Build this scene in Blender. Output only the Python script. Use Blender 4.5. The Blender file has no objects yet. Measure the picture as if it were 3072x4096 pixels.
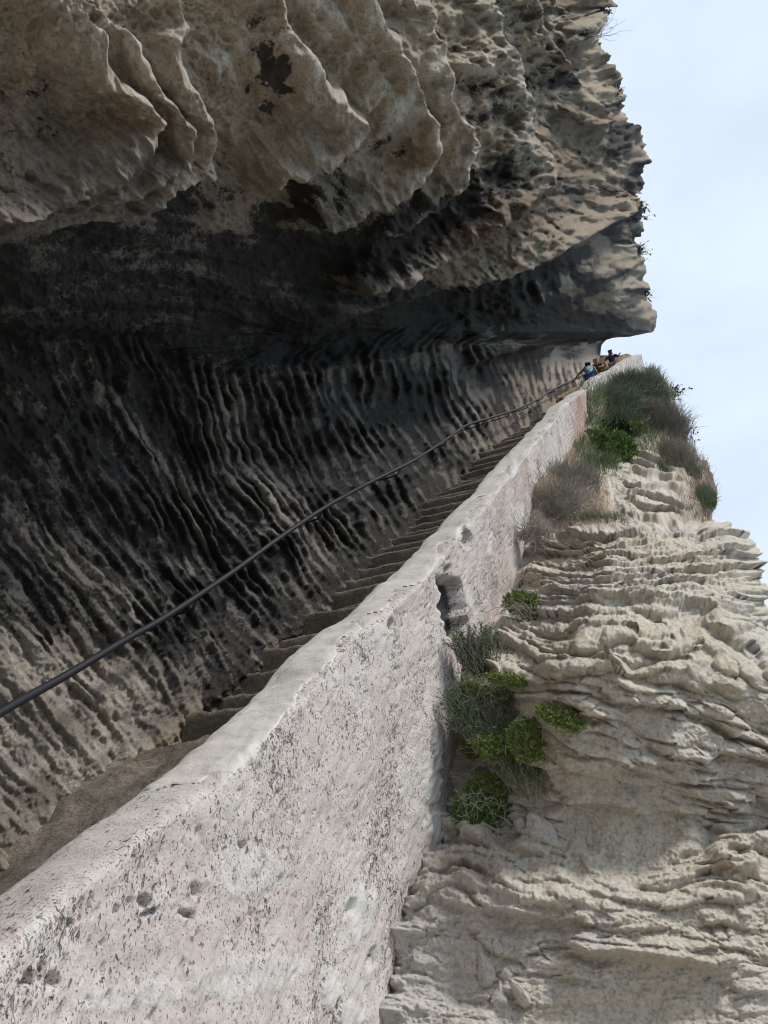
import bpy, bmesh, math, random
import numpy as np
from mathutils import Vector, Matrix

sc = bpy.context.scene
COL = sc.collection
F = 3190.0
TH = math.radians(32.0)
CT, ST = math.cos(TH), math.sin(TH)
CAMZ = 1.6
VX, VY = 2640.0, 1330.0
DC = np.array([(VX-1536)/F, (2048-VY)/F, 1.0])      # direction of the flight in camera axes

# ------------------------------------------------------------------ helpers
def cam2world(c):
    c = np.asarray(c, float)
    x, y, z = c[..., 0], c[..., 1], c[..., 2]
    return np.stack([x, z*CT - y*ST, z*ST + y*CT + CAMZ], -1)

def at(px, py, Z):
    px, py, Z = np.broadcast_arrays(np.asarray(px, float), np.asarray(py, float), np.asarray(Z, float))
    return cam2world(np.stack([(px-1536)/F*Z, (2048-py)/F*Z, Z], -1))

def proj(P):
    P = np.asarray(P, float)
    X, Y, Zw = P[..., 0], P[..., 1], P[..., 2]-CAMZ
    zc = Y*CT + Zw*ST
    yc = -Y*ST + Zw*CT
    zs = np.where(np.abs(zc) < 1e-3, 1e-3, zc)
    return 1536 + F*X/zs, 2048 - F*yc/zs, zc

def interp(x, tab):
    t = np.asarray(tab, float)
    return np.interp(x, t[:, 0], t[:, 1])

def sstep(a, b, x):
    t = np.clip((x-a)/(b-a), 0, 1)
    return t*t*(3-2*t)

def _hash(ix, iy, seed):
    h = (ix.astype(np.int64)*374761393 + iy.astype(np.int64)*668265263 + seed*974711) & 0xffffffff
    h = ((h ^ (h >> 13))*1274126177) & 0xffffffff
    h = h ^ (h >> 16)
    return (h & 0xffff)/65535.0*2*math.pi

def noise(x, y, seed=0):
    x = np.asarray(x, float); y = np.asarray(y, float)
    x0 = np.floor(x); y0 = np.floor(y)
    fx = x-x0; fy = y-y0
    u = fx*fx*fx*(fx*(fx*6-15)+10); v = fy*fy*fy*(fy*(fy*6-15)+10)
    r = 0
    out = []
    for dx, dy in ((0, 0), (1, 0), (0, 1), (1, 1)):
        a = _hash(x0+dx, y0+dy, seed)
        out.append(np.cos(a)*(fx-dx) + np.sin(a)*(fy-dy))
    a = out[0]+u*(out[1]-out[0]); b = out[2]+u*(out[3]-out[2])
    return (a+v*(b-a))*1.5

def fbm(x, y, seed=0, octv=4, gain=0.5, lac=2.03):
    s = 0; a = 1.0
    for i in range(octv):
        s = s + a*noise(x, y, seed+i*17)
        x = x*lac+3.1; y = y*lac+7.7; a *= gain
    return s

def ridged(x, y, seed=0, octv=3, gain=0.5, lac=2.1):
    s = 0; a = 1.0; tot = 0
    for i in range(octv):
        n = 1-np.abs(noise(x, y, seed+i*13))*1.6
        s = s + a*n; tot += a
        x = x*lac+5.3; y = y*lac+1.9; a *= gain
    return s/tot

def catmull(pts, n=6):
    p = np.asarray(pts, float)
    if len(p) < 3: return p
    e = np.vstack([2*p[0]-p[1], p, 2*p[-1]-p[-2]])
    out = []
    for i in range(len(p)-1):
        a, b, c, d = e[i:i+4]
        for k in range(n):
            t = k/n
            out.append(.5*((2*b)+(-a+c)*t+(2*a-5*b+4*c-d)*t*t+(-a+3*b-3*c+d)*t**3))
    out.append(p[-1])
    return np.array(out)

S = 3072/1659.0     # strokes below are noted in a 1659-wide reading of the cliff
def stroke(X, Y, pts, A, wi, wo, taper=.15, scale=S, smooth=3, rnd=None):
    """relief of one ledge or lobe: high at its lip, falling gently to the inside, steeply to the outside"""
    p = catmull(np.asarray(pts, float)*scale, smooth)
    pad = max(wi, wo)*3.2
    m = (X > p[:, 0].min()-pad) & (X < p[:, 0].max()+pad) & (Y > p[:, 1].min()-pad) & (Y < p[:, 1].max()+pad)
    H = np.zeros(X.shape)
    if not m.any(): return H
    x = X[m]; y = Y[m]
    best = np.full(x.shape, 1e18); sd = np.zeros(x.shape); tt = np.zeros(x.shape)
    L = np.concatenate([[0], np.cumsum(np.hypot(*np.diff(p, axis=0).T))])
    for i in range(len(p)-1):
        d = p[i+1]-p[i]; l2 = d@d
        if l2 < 1e-6: continue
        rx = x-p[i, 0]; ry = y-p[i, 1]
        t = np.clip((rx*d[0]+ry*d[1])/l2, 0, 1)
        ex = rx-t*d[0]; ey = ry-t*d[1]
        q = ex*ex+ey*ey
        k = q < best
        cr = (-d[1]*rx + d[0]*ry)
        best = np.where(k, q, best)
        sd = np.where(k, np.sign(cr)*np.sqrt(q), sd)
        tt = np.where(k, (L[i]+t*(L[i+1]-L[i]))/L[-1], tt)
    e = wo*.6 if rnd is None else rnd
    ins = np.exp(-(np.sqrt(sd*sd+e*e)-e)/wi)
    outs = np.exp(-(sd/wo)**2)
    tp = sstep(0, taper, tt)*sstep(0, taper, 1-tt) if taper > 0 else 1
    H[m] = A*tp*np.where(sd > 0, ins, outs)
    return H

def blob(X, Y, x, y, rx, ry=None, ang=0):
    ry = ry or rx
    c, s = math.cos(math.radians(ang)), math.sin(math.radians(ang))
    u = ((X-x)*c+(Y-y)*s)/rx; v = (-(X-x)*s+(Y-y)*c)/ry
    return np.exp(-(u*u+v*v))

def link(o, parent=None):
    COL.objects.link(o)
    if parent is not None: o.parent = parent
    return o

def tag(o, label=None, cat=None, group=None, kind=None):
    if label: o['label'] = label
    if cat: o['category'] = cat
    if group: o['group'] = group
    if kind: o['kind'] = kind
    return o

def empty(name, loc=(0, 0, 0), rotz=0):
    o = bpy.data.objects.new(name, None)
    o.location = loc; o.rotation_euler = (0, 0, rotz); o.empty_display_size = .2
    return link(o)

def mesh_np(name, V, faces, mats, attrs=None, smooth=True, parent=None, fmat=None):
    """V (n,3), faces list of (k,m) index arrays of equal m"""
    me = bpy.data.meshes.new(name)
    V = np.ascontiguousarray(V, dtype=np.float32)
    me.vertices.add(len(V)); me.vertices.foreach_set('co', V.ravel())
    if not isinstance(faces, list): faces = [faces]
    loops = np.concatenate([f.ravel() for f in faces]).astype(np.int32)
    starts = []; o = 0
    for f in faces:
        starts.append(o+np.arange(len(f))*f.shape[1]); o += f.size
    starts = np.concatenate(starts).astype(np.int32)
    me.loops.add(len(loops)); me.loops.foreach_set('vertex_index', loops)
    me.polygons.add(len(starts)); me.polygons.foreach_set('loop_start', starts)
    if not isinstance(mats, (list, tuple)): mats = [mats]
    for m in mats: me.materials.append(m)
    if fmat is not None: me.polygons.foreach_set('material_index', np.asarray(fmat, dtype=np.int32))
    if attrs:
        for k, a in attrs.items():
            at_ = me.attributes.new(k, 'FLOAT', 'POINT')
            at_.data.foreach_set('value', np.ascontiguousarray(a, dtype=np.float32).ravel())
    me.update(calc_edges=True)
    if smooth: me.shade_smooth()
    o = bpy.data.objects.new(name, me)
    return link(o, parent)

def grid_faces(R, C, off=0, keep=None):
    i = np.arange(R-1)[:, None]*C+np.arange(C-1)[None, :]
    f = np.stack([i, i+1, i+C+1, i+C], -1)
    if keep is not None: f = f[keep]
    return f.reshape(-1, 4)+off

def grid_normals(P, toward=None):
    du = np.gradient(P, axis=1); dv = np.gradient(P, axis=0)
    n = np.cross(du, dv)
    n /= np.linalg.norm(n, axis=-1, keepdims=True)+1e-9
    if toward is not None:
        s = np.sign(((toward-P)*n).sum(-1, keepdims=True)); s[s == 0] = 1
        n = n*s
    return n

def box_blur(A, k):
    for ax in (0, 1):
        pad = [(0, 0)]*A.ndim; pad[ax] = (k+1, k)
        B = np.cumsum(np.pad(A, pad, mode='edge'), axis=ax)
        n = A.shape[ax]
        sl1 = [slice(None)]*A.ndim; sl0 = [slice(None)]*A.ndim
        sl1[ax] = slice(2*k+1, 2*k+1+n); sl0[ax] = slice(0, n)
        A = (B[tuple(sl1)]-B[tuple(sl0)])/(2*k+1)
    return A

CAM = np.array([0, 0, CAMZ])
unit = lambda v: v/(np.linalg.norm(v, axis=-1, keepdims=True)+1e-9)

# ------------------------------------------------------------------ materials
class NT:
    def __init__(s, name):
        s.m = bpy.data.materials.new(name); s.m.use_nodes = True
        s.t = s.m.node_tree; s.t.nodes.clear()
        s.out = s.n('ShaderNodeOutputMaterial'); s.b = s.n('ShaderNodeBsdfPrincipled')
        s.l(s.b.outputs[0], s.out.inputs[0])
        s.b.inputs['Specular IOR Level'].default_value = .2
        s.b.inputs['Roughness'].default_value = .95
        s.co = s.n('ShaderNodeTexCoord').outputs['Object']
    def n(s, k, **kw):
        x = s.t.nodes.new(k)
        for a, b in kw.items(): setattr(x, a, b)
        return x
    def l(s, a, b): s.t.links.new(a, b)
    def val(s, v, sock):
        if isinstance(v, (int, float)): sock.default_value = v
        elif isinstance(v, (tuple, list)): sock.default_value = (*v, 1) if len(v) == 3 and sock.type == 'RGBA' else v
        else: s.l(v, sock)
    def noise(s, scale, det=5, rough=.6, vec=None, dist=0, stretch=None):
        x = s.n('ShaderNodeTexNoise'); x.inputs['Scale'].default_value = scale
        x.inputs['Detail'].default_value = det; x.inputs['Roughness'].default_value = rough
        x.inputs['Distortion'].default_value = dist
        v = vec or s.co
        if stretch:
            mp = s.n('ShaderNodeMapping'); mp.inputs['Scale'].default_value = stretch
            s.l(v, mp.inputs[0]); v = mp.outputs[0]
        s.l(v, x.inputs['Vector'])
        return x.outputs['Fac']
    def vor(s, scale, feature='F1', out='Distance', rnd=1, stretch=None):
        x = s.n('ShaderNodeTexVoronoi', feature=feature); x.inputs['Scale'].default_value = scale
        x.inputs['Randomness'].default_value = rnd
        v = s.co
        if stretch:
            mp = s.n('ShaderNodeMapping'); mp.inputs['Scale'].default_value = stretch
            s.l(v, mp.inputs[0]); v = mp.outputs[0]
        s.l(v, x.inputs['Vector'])
        return x.outputs[out]
    def ramp(s, f, a, b, lo=0, hi=1):
        x = s.n('ShaderNodeMapRange', interpolation_type='SMOOTHSTEP')
        s.val(f, x.inputs[0])
        for i, v in enumerate((a, b, lo, hi)): s.val(v, x.inputs[i+1])
        return x.outputs[0]
    def math(s, op, a, b=0):
        x = s.n('ShaderNodeMath', operation=op); s.val(a, x.inputs[0]); s.val(b, x.inputs[1]); return x.outputs[0]
    def mix(s, f, a, b, mode='MIX'):
        x = s.n('ShaderNodeMix', data_type='RGBA', blend_type=mode)
        s.val(f, x.inputs[0]); s.val(a, x.inputs[6]); s.val(b, x.inputs[7]); return x.outputs[2]
    def attr(s, name):
        x = s.n('ShaderNodeAttribute'); x.attribute_name = name; return x.outputs['Fac']
    def color(s, c): s.val(c, s.b.inputs['Base Color'])
    def bump(s, h, dist, strength=1, prev=None):
        x = s.n('ShaderNodeBump'); x.inputs['Strength'].default_value = strength
        x.inputs['Distance'].default_value = dist
        s.l(h, x.inputs['Height'])
        if prev is not None: s.l(prev, x.inputs['Normal'])
        s.l(x.outputs[0], s.b.inputs['Normal'])
        return x.outputs[0]

def plain(name, c, rough=.8, var=.25, scale=30, metal=0):
    s = NT(name); f = s.noise(scale, 3)
    s.color(s.mix(f, tuple(v*(1-var) for v in c), tuple(min(1, v*(1+var)) for v in c)))
    s.b.inputs['Roughness'].default_value = rough; s.b.inputs['Metallic'].default_value = metal
    return s.m

def rock_material(name, warm, grey, hi):
    s = NT(name)
    f1 = s.noise(.9, 6, .6); f2 = s.noise(7, 5, .65); f3 = s.noise(45, 4, .7)
    c = s.mix(s.ramp(f1, .35, .65), warm, grey)
    c = s.mix(s.ramp(f2, .48, .75, 0, .35), c, hi)
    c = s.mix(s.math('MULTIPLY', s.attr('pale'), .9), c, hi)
    c = s.mix(s.attr('brown'), c, s.mix(f2, (.12, .08, .05), (.21, .145, .095)))
    c = s.mix(s.ramp(f3, .36, .54, .6, 0), c, s.mix(1, c, (.4, .36, .32), 'MULTIPLY'))
    c = s.mix(s.ramp(s.noise(22, 6, .75), .56, .7, 0, .45), c, hi)
    c = s.mix(s.math('MULTIPLY', s.attr('film'), .93), c, s.mix(f2, (.085, .08, .075), (.17, .16, .15)))
    # black crust of lichen and algae, plus painted shade: mask on the mesh, broken up into flecks
    st = s.attr('stain_shade')
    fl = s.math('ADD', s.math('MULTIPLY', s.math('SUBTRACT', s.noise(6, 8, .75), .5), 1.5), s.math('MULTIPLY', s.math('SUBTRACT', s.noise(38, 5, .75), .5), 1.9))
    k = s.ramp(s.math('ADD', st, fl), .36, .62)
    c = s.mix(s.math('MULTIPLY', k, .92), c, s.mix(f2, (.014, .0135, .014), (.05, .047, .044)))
    s.color(c)
    n1 = s.bump(s.noise(14, 6, .72), .04, .8)
    n2 = s.bump(s.noise(60, 5, .75), .014, 1, n1)
    return s.m

M_ROCK = rock_material('overhang_limestone', (.47, .365, .25), (.48, .40, .31), (.68, .61, .52))
def cliff_material():
    s = NT('bedded_limestone')
    f1 = s.noise(.8, 6, .6); f2 = s.noise(5, 5, .65, stretch=(1, 1, 2.5)); f3 = s.noise(45, 4, .75)
    c = s.mix(s.ramp(f1, .35, .65), (.58, .512, .41), (.59, .545, .485))
    c = s.mix(s.ramp(f2, .45, .72, 0, .55), c, (.60, .56, .51))
    c = s.mix(s.ramp(s.noise(1.7, 4, .6), .58, .75, 0, .4), c, (.42, .31, .20))
    c = s.mix(s.ramp(s.noise(2.3, 3, .6, stretch=(1, 1.3, 1)), .6, .72, 0, .45), c, (.42, .40, .43))
    c = s.mix(s.math('MULTIPLY', s.attr('pale'), .8), c, (.50, .475, .45))
    c = s.mix(s.attr('brown'), c, (.25, .165, .105))
    c = s.mix(s.ramp(f3, .34, .54, .55, 0), c, s.mix(1, c, (.45, .43, .41), 'MULTIPLY'))
    st = s.attr('stain_shade')
    fl = s.math('MULTIPLY', s.math('SUBTRACT', s.noise(6, 8, .72), .5), 1.5)
    c = s.mix(s.ramp(s.math('ADD', st, fl), .35, .7), c, (.07, .068, .07))
    s.color(c)
    n1 = s.bump(s.noise(14, 6, .72), .03, .7)
    s.bump(s.noise(70, 5, .75), .010, .9, n1)
    return s.m
M_CLIFF = cliff_material()

def wall_material():
    s = NT('weathered_pebble_render')
    f1 = s.noise(1.6, 5, .6); f2 = s.noise(9, 5, .65)
    c = s.mix(s.ramp(f1, .35, .65), (.50, .44, .412), (.56, .52, .488))
    c = s.mix(s.ramp(f2, .5, .75, 0, .6), c, (.60, .585, .57))
    sm = s.attr('smooth')
    c = s.mix(s.math('MULTIPLY', sm, .8), c, (.58, .57, .55))
    rough = s.math('SUBTRACT', 1, sm)
    # pits left by lost pebbles
    pz = s.noise(2.2, 4, .6)
    dens = s.math('ADD', s.ramp(pz, .4, .7, -.03, .05), s.math('MULTIPLY', s.attr('pits'), .05))
    v1 = s.noise(46, 3, .6, stretch=(1, 1, .6), dist=.3)
    pit1 = s.math('MULTIPLY', s.ramp(s.math('SUBTRACT', v1, dens), .30, .37, 1, 0), rough)
    v2 = s.noise(120, 3, .65, stretch=(1, 1, .65))
    pit2 = s.math('MULTIPLY', s.ramp(s.math('SUBTRACT', v2, s.math('MULTIPLY', dens, .9)), .33, .40, 1, 0), rough)
    c = s.mix(s.math('MULTIPLY', pit2, .7), c, (.23, .205, .205))
    c = s.mix(s.math('MULTIPLY', pit1, .72), c, (.19, .17, .165))
    # brick crumbs
    vc = s.n('ShaderNodeTexVoronoi'); vc.inputs['Scale'].default_value = 36; s.l(s.co, vc.inputs['Vector'])
    sep = s.n('ShaderNodeSeparateColor'); s.l(vc.outputs['Color'], sep.inputs[0])
    cr = s.math('MULTIPLY', s.ramp(sep.outputs[0], .945, .96), s.ramp(vc.outputs['Distance'], .3, .42, 1, 0))
    cr = s.math('MULTIPLY', cr, s.math('MULTIPLY', rough, s.ramp(f2, .35, .5, .2, 1)))
    c = s.mix(s.math('MULTIPLY', cr, .8), c, s.mix(sep.outputs[1], (.25, .085, .085), (.36, .19, .13)))
    c = s.mix(s.math('MULTIPLY', s.attr('brick'), s.ramp(f2, .3, .6, .4, 1)), c, s.mix(f2, (.25, .10, .07), (.5, .36, .3)))
    fl = s.math('MULTIPLY', s.math('SUBTRACT', s.noise(7, 8, .72), .5), 1.4)
    c = s.mix(s.ramp(s.math('ADD', s.attr('stain_shade'), fl), .35, .75), c, (.055, .055, .06))
    s.color(c)
    n1 = s.bump(s.noise(60, 5, .7), .012, .6)
    n2 = s.bump(s.math('ADD', s.math('MULTIPLY', pit1, 1), s.math('MULTIPLY', pit2, .5)), -.02, 1, n1)
    return s.m
M_WALL = wall_material()

def coping_material():
    s = NT('lime_mortar_coping')
    f1 = s.noise(2, 5, .6); f2 = s.noise(12, 6, .7)
    c = s.mix(s.ramp(f1, .35, .65), (.54, .505, .46), (.60, .568, .53))
    c = s.mix(s.ramp(f2, .5, .8, 0, .5), c, (.62, .605, .58))
    v = s.noise(38, 5, .68, stretch=(1, 1, .6))
    pit = s.math('MULTIPLY', s.ramp(v, .28, .34, 1, 0), s.ramp(s.noise(2.7, 3), .5, .65, 0, .9))
    c = s.mix(s.math('MULTIPLY', pit, .75), c, (.22, .2, .19))
    fl = s.math('MULTIPLY', s.math('SUBTRACT', s.noise(7, 8, .72), .5), 1.4)
    c = s.mix(s.ramp(s.math('ADD', s.attr('stain_shade'), fl), .35, .75), c, (.09, .088, .09))
    s.color(c)
    n1 = s.bump(s.noise(30, 6, .7), .012, .6)
    s.bump(pit, -.012, 1, n1)
    return s.m
M_COPE = coping_material()

def step_material():
    s = NT('worn_stone_steps')
    f1 = s.noise(3, 6, .6); f2 = s.noise(30, 5, .7)
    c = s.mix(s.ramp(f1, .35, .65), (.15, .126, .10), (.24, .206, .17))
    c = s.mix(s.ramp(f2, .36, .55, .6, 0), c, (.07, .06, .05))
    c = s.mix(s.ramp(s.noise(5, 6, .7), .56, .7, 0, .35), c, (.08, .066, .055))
    s.color(c)
    n1 = s.bump(s.noise(12, 6, .7), .03, .7); s.bump(f2, .012, .9, n1)
    return s.m
M_STEP = step_material()

def pipe_material():
    s = NT('chipped_black_paint')
    f = s.noise(25, 6, .7, stretch=(1, 1, 1))
    geo = s.n('ShaderNodeNewGeometry'); sp = s.n('ShaderNodeSeparateXYZ'); s.l(geo.outputs['Normal'], sp.inputs[0])
    chip_light = s.math('MULTIPLY', s.attr('chip_light'), s.ramp(f, .38, .5))
    c = s.mix(chip_light, (.018, .018, .024), s.mix(f, (.30, .29, .28), (.5, .5, .5)))
    s.color(c); s.val(s.mix(chip_light, (.55,)*3, (.8,)*3), s.b.inputs['Roughness'])
    s.b.inputs['Specular IOR Level'].default_value = .22
    s.bump(chip_light, -.003, .8)
    return s.m
M_PIPE = pipe_material()

# ------------------------------------------------------------------ world, sun, camera
SUN_EL, SUN_AZ = math.radians(55), math.radians(110)     # azimuth clockwise from +Y (ahead); the sun stands to the right, a little behind
w = bpy.data.worlds.new('World'); sc.world = w; w.use_nodes = True
nt = w.node_tree; nt.nodes.clear()
wo = nt.nodes.new('ShaderNodeOutputWorld'); bg = nt.nodes.new('ShaderNodeBackground')
sky = nt.nodes.new('ShaderNodeTexSky'); sky.sky_type = 'NISHITA'; sky.sun_disc = False
sky.sun_elevation = SUN_EL; sky.sun_rotation = SUN_AZ; sky.dust_density = 1.2; sky.air_density = 1.0
tc = nt.nodes.new('ShaderNodeTexCoord'); mp = nt.nodes.new('ShaderNodeMapping')
mp.inputs['Scale'].default_value = (1.2, 1.2, 3.0)
nz = nt.nodes.new('ShaderNodeTexNoise'); nz.inputs['Scale'].default_value = 2.2; nz.inputs['Detail'].default_value = 7
nz.inputs['Roughness'].default_value = .55
mr = nt.nodes.new('ShaderNodeMapRange'); mr.inputs[1].default_value = .3; mr.inputs[2].default_value = .7
mr.inputs[3].default_value = .68; mr.inputs[4].default_value = .9
mx = nt.nodes.new('ShaderNodeMix'); mx.data_type = 'RGBA'
mx.inputs[7].default_value = (6.7, 7.6, 8.6, 1)            # thin bright overcast, in the units of the sky texture
nt.links.new(tc.outputs['Generated'], mp.inputs[0]); nt.links.new(mp.outputs[0], nz.inputs['Vector'])
nt.links.new(nz.outputs['Fac'], mr.inputs[0]); nt.links.new(mr.outputs[0], mx.inputs[0])
nt.links.new(sky.outputs[0], mx.inputs[6]); nt.links.new(mx.outputs[2], bg.inputs[0])
bg.inputs[1].default_value = .1
nt.links.new(bg.outputs[0], wo.inputs[0])

sl = bpy.data.lights.new('sun', 'SUN'); sl.energy = 2.3; sl.angle = math.radians(11); sl.color = (1, .96, .9)
so = link(bpy.data.objects.new('sun', sl))
sd_ = Vector((math.sin(SUN_AZ)*math.cos(SUN_EL), math.cos(SUN_AZ)*math.cos(SUN_EL), math.sin(SUN_EL)))
so.rotation_euler = sd_.to_track_quat('Z', 'Y').to_euler(); so.location = (20, -10, 40)

cd = bpy.data.cameras.new('camera'); cam = link(bpy.data.objects.new('camera', cd))
cd.sensor_fit = 'VERTICAL'; cd.sensor_height = 36; cd.sensor_width = 27; cd.lens = F/4096*36
cd.clip_start = .05; cd.clip_end = 20000
cam.location = (0, 0, CAMZ); cam.rotation_euler = (math.pi/2+TH, 0, 0)
sc.camera = cam
sc.view_settings.view_transform = 'Standard'; sc.view_settings.look = 'None'
sc.view_settings.exposure = .42; sc.view_settings.gamma = 1
sc.cycles.filter_width = 1.1; sc.cycles.max_bounces = 6; sc.cycles.diffuse_bounces = 4

# ------------------------------------------------------------------ left rock: niche, roof of the overhang and the cliff above it
def reff(r): return np.sqrt(r*r+150.0**2)
RTAB = [(-60, 5.7), (-50, 5.3), (-43, 4.62), (-39, 4.28), (-36, 4.34), (-30, 4.46), (-22, 4.45), (-12, 4.48), (-6, 4.5), (-2, 4.42), (4, 4.15), (12, 3.8),
        (22, 3.45), (32, 3.22), (40, 3.2), (48, 3.5), (56, 4.15), (66, 5.2), (75, 6.3), (85, 7.4), (110, 9)]
XR = [(-900, 2180), (-300, 2280), (0, 2345), (60, 2340), (110, 2360), (150, 2375), (200, 2385), (260, 2412), (300, 2425), (350, 2440), (370, 2450), (430, 2462),
      (470, 2470), (500, 2485), (540, 2510), (580, 2525), (640, 2540), (665, 2540), (690, 2525), (720, 2515), (745, 2512), (780, 2500), (800, 2518), (860, 2530), (920, 2540),
      (960, 2530), (1000, 2540), (1050, 2556), (1100, 2566), (1150, 2572), (1200, 2576), (1260, 2584), (1300, 2586), (1318, 2570), (1335, 2500), (1350, 2440), (1366, 2408),
      (1380, 2404), (1430, 2400), (1490, 2398), (1560, 2335), (1650, 2255), (1800, 2129), (4200, -480), (4700, -1000)]
def left_R(a, r):
    sh = 17*sstep(1200, 2900, r)*sstep(-4, 10, a)
    return interp(a+sh, RTAB)

def build_left_rock():
    nr, ncol, nw = 820, 620, 16
    y = np.linspace(-760, 3980, nr)
    xr = interp(y, XR)
    xl = np.full(nr, -860.0); xl = np.minimum(xl, xr-300)
    u = np.linspace(0, 1, ncol)
    jag = 14*fbm(y/70, y*0+2.5, 197, 3, .55)*sstep(1310, 1240, y)
    X = xl[:, None]+(xr-xl)[:, None]*u[None, :]+jag[:, None]*sstep(.93, 1, u)[None, :]
    xr = xr+jag
    Y = np.repeat(y[:, None], ncol, 1)
    dx, dy = VX-X, VY-Y
    r = np.hypot(dx, dy); a = np.degrees(np.arctan2(dy, dx))
    R = left_R(a, r)
    Z = R*F/reff(r)
    Z = box_blur(Z, 5)
    # the rock rounds away at its right hand skyline
    e = np.clip(1-(xr[:, None]-X)/170.0, 0, 1)*sstep(1370, 1300, Y)
    Z = Z*(1+.35*e**2.5)
    d = np.zeros_like(X)
    # --- lobes of the overhang
    lobes = [
        ([(20, -120), (60, 0), (110, 80), (180, 140), (240, 190), (272, 235), (275, 265), (230, 300), (215, 325), (130, 370), (0, 425), (-150, 470)], 150, 130, 16),
        ([(90, -60), (130, 30), (190, 75), (250, 110), (290, 170), (330, 230), (347, 275), (340, 310), (290, 340), (180, 400), (0, 465), (-150, 520)], 120, 70, 14),
        ([(310, -80), (330, 0), (350, 40), (362, 90), (350, 150), (385, 210), (410, 260), (418, 340), (350, 365), (250, 430), (60, 475), (-100, 520)], 110, 90, 15),
        ([(455, 40), (480, 90), (485, 125), (440, 170)], 45, 60, 12),
        ([(480, -120), (530, 10), (560, 60), (590, 110), (640, 160), (700, 210), (738, 240), (735, 265), (705, 310), (640, 325), (520, 400)], 140, 120, 15),
        ([(560, -100), (620, 0), (700, 90), (770, 150), (785, 200), (745, 262)], 80, 60, 13),
        ([(640, -100), (700, 0), (740, 40), (800, 100), (830, 150), (850, 200), (880, 240), (910, 290), (905, 330), (880, 370), (850, 400), (760, 430), (600, 480)], 130, 100, 14),
        ([(820, -60), (880, 50), (905, 120), (930, 180), (960, 240), (990, 300), (985, 350), (960, 400), (880, 455), (760, 500)], 120, 75, 13),
        ([(970, -80), (1010, 20), (1035, 80), (1020, 120), (990, 190)], 90, 90, 14),
        ([(1000, 60), (1040, 100), (1075, 170), (1105, 230), (1115, 290), (1150, 340), (1155, 385), (1130, 420), (1080, 450), (1000, 490), (880, 560), (700, 610)], 140, 90, 13),
        ([(830, 120), (850, 170), (830, 240), (790, 280)], 60, 50, 11),
        ([(1060, 100), (1080, 160), (1105, 200), (1118, 260)], 45, 40, 9),
    ]
    lob = np.zeros_like(X); lit_crest = np.zeros_like(X)
    wx = X+26*fbm(X/170, Y/170, 3, 3)+8*fbm(X/40, Y/40, 4, 2); wy = Y+26*fbm(X/170, Y/170, 9, 3)+8*fbm(X/40, Y/40, 5, 2)
    for p, A, wi, w_o in lobes:
        h = stroke(wx, wy, p, A*1.75, wi*S*.6, w_o*S*1.05, .1, rnd=27*S)
        lob = np.maximum(lob, h)+.2*np.minimum(lob, h)
        lit_crest = np.maximum(lit_crest, stroke(wx, wy, p, 1, 26*S, w_o*S*1.2, .1, rnd=14*S))
    d += lob
    ax_, bx_ = (wx*.80-wy*.60), (wx*.60+wy*.80)
    rip = sstep(9, 17, a)*sstep(2250, 1900, X)
    d += rip*(34*np.clip(ridged(ax_/105, bx_/300, 171, 2, .5), 0, 1)**1.3+20*np.clip(ridged(ax_/42, bx_/110, 173, 2), 0, 1))
    d -= stroke(wx, wy, [(1300, 548), (1180, 592), (1060, 642), (950, 692), (780, 735), (560, 770)], 110, 24*S, 26*S, .12)
    for qx, qy in ((985, 612), (1010, 606), (1038, 598), (1065, 592), (1092, 588), (1130, 600), (1160, 606)):
        d += 70*blob(X, Y, qx*S, (qy+14)*S, 11*S, 30*S, -12)
    # --- blocky beds of the upper right cliff, and lower lips of the roof
    beds = [
        ([(1090, -40), (1125, 10), (1140, 55), (1165, 90), (1195, 130), (1200, 180)], 90, 60, 9),
        ([(1200, -30), (1260, 0), (1268, 40), (1250, 70), (1170, 110)], 90, 50, 9),
        ([(1180, 110), (1225, 165), (1250, 205), (1290, 250), (1298, 285)], 70, 45, 8),
        ([(1230, 30), (1290, 130), (1310, 200), (1330, 250)], 50, 30, 8),
        ([(1190, 230), (1270, 262), (1285, 300), (1298, 335)], 60, 30, 8),
        ([(1330, 255), (1375, 275), (1392, 330), (1375, 395), (1330, 405)], 70, 35, 8),
        ([(1130, 400), (1200, 398), (1290, 372), (1340, 385)], 30, 25, 7),
        ([(1280, 500), (1340, 520), (1355, 560), (1330, 590), (1240, 615), (1150, 660), (1060, 690)], 90, 45, 9),
        ([(980, 600), (1010, 620), (1000, 640)], 60, 22, 8), ([(1030, 590), (1060, 612), (1050, 635)], 60, 22, 8),
        ([(1080, 575), (1100, 600), (1092, 625)], 60, 22, 8), ([(1170, 545), (1210, 560), (1220, 600), (1190, 620)], 60, 30, 8),
        ([(1310, 560), (1375, 570), (1390, 620), (1380, 650)], 45, 40, 8),
        ([(1330, 640), (1393, 670), (1396, 708), (1300, 740), (1230, 730), (1100, 760), (980, 800)], 130, 60, 7),
        ([(1000, 700), (960, 745), (962, 800), (975, 850)], 45, 40, 10),
    ]
    wx2 = X+9*fbm(X/60, Y/60, 23, 3); wy2 = Y+9*fbm(X/60, Y/60, 29, 3)
    for p, A, wi, w_o in beds:
        d += stroke(wx2, wy2, p, A*1.35, wi*S*.6, w_o*S*.8, .14, rnd=9*S)*(1-.5*e)*(.55+.45*sstep(350, 900, r))
    vb = Y-.42*(X-2100)+18*fbm(X/150, Y/150, 141, 3)+14*np.floor(2.5*noise(X/95, Y/70, 143))
    wb = vb/66+.3*noise(X/240, Y/240, 145); fb = wb-np.floor(wb); cb = np.floor(wb)
    blk = np.where(fb < .86, .5+.5*fb/.86, np.cos((fb-.86)/.14*math.pi/2))*(.3+.7*sstep(-.3, .2, noise(X/130+cb*5.1, cb*2.3, 147)))
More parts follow.
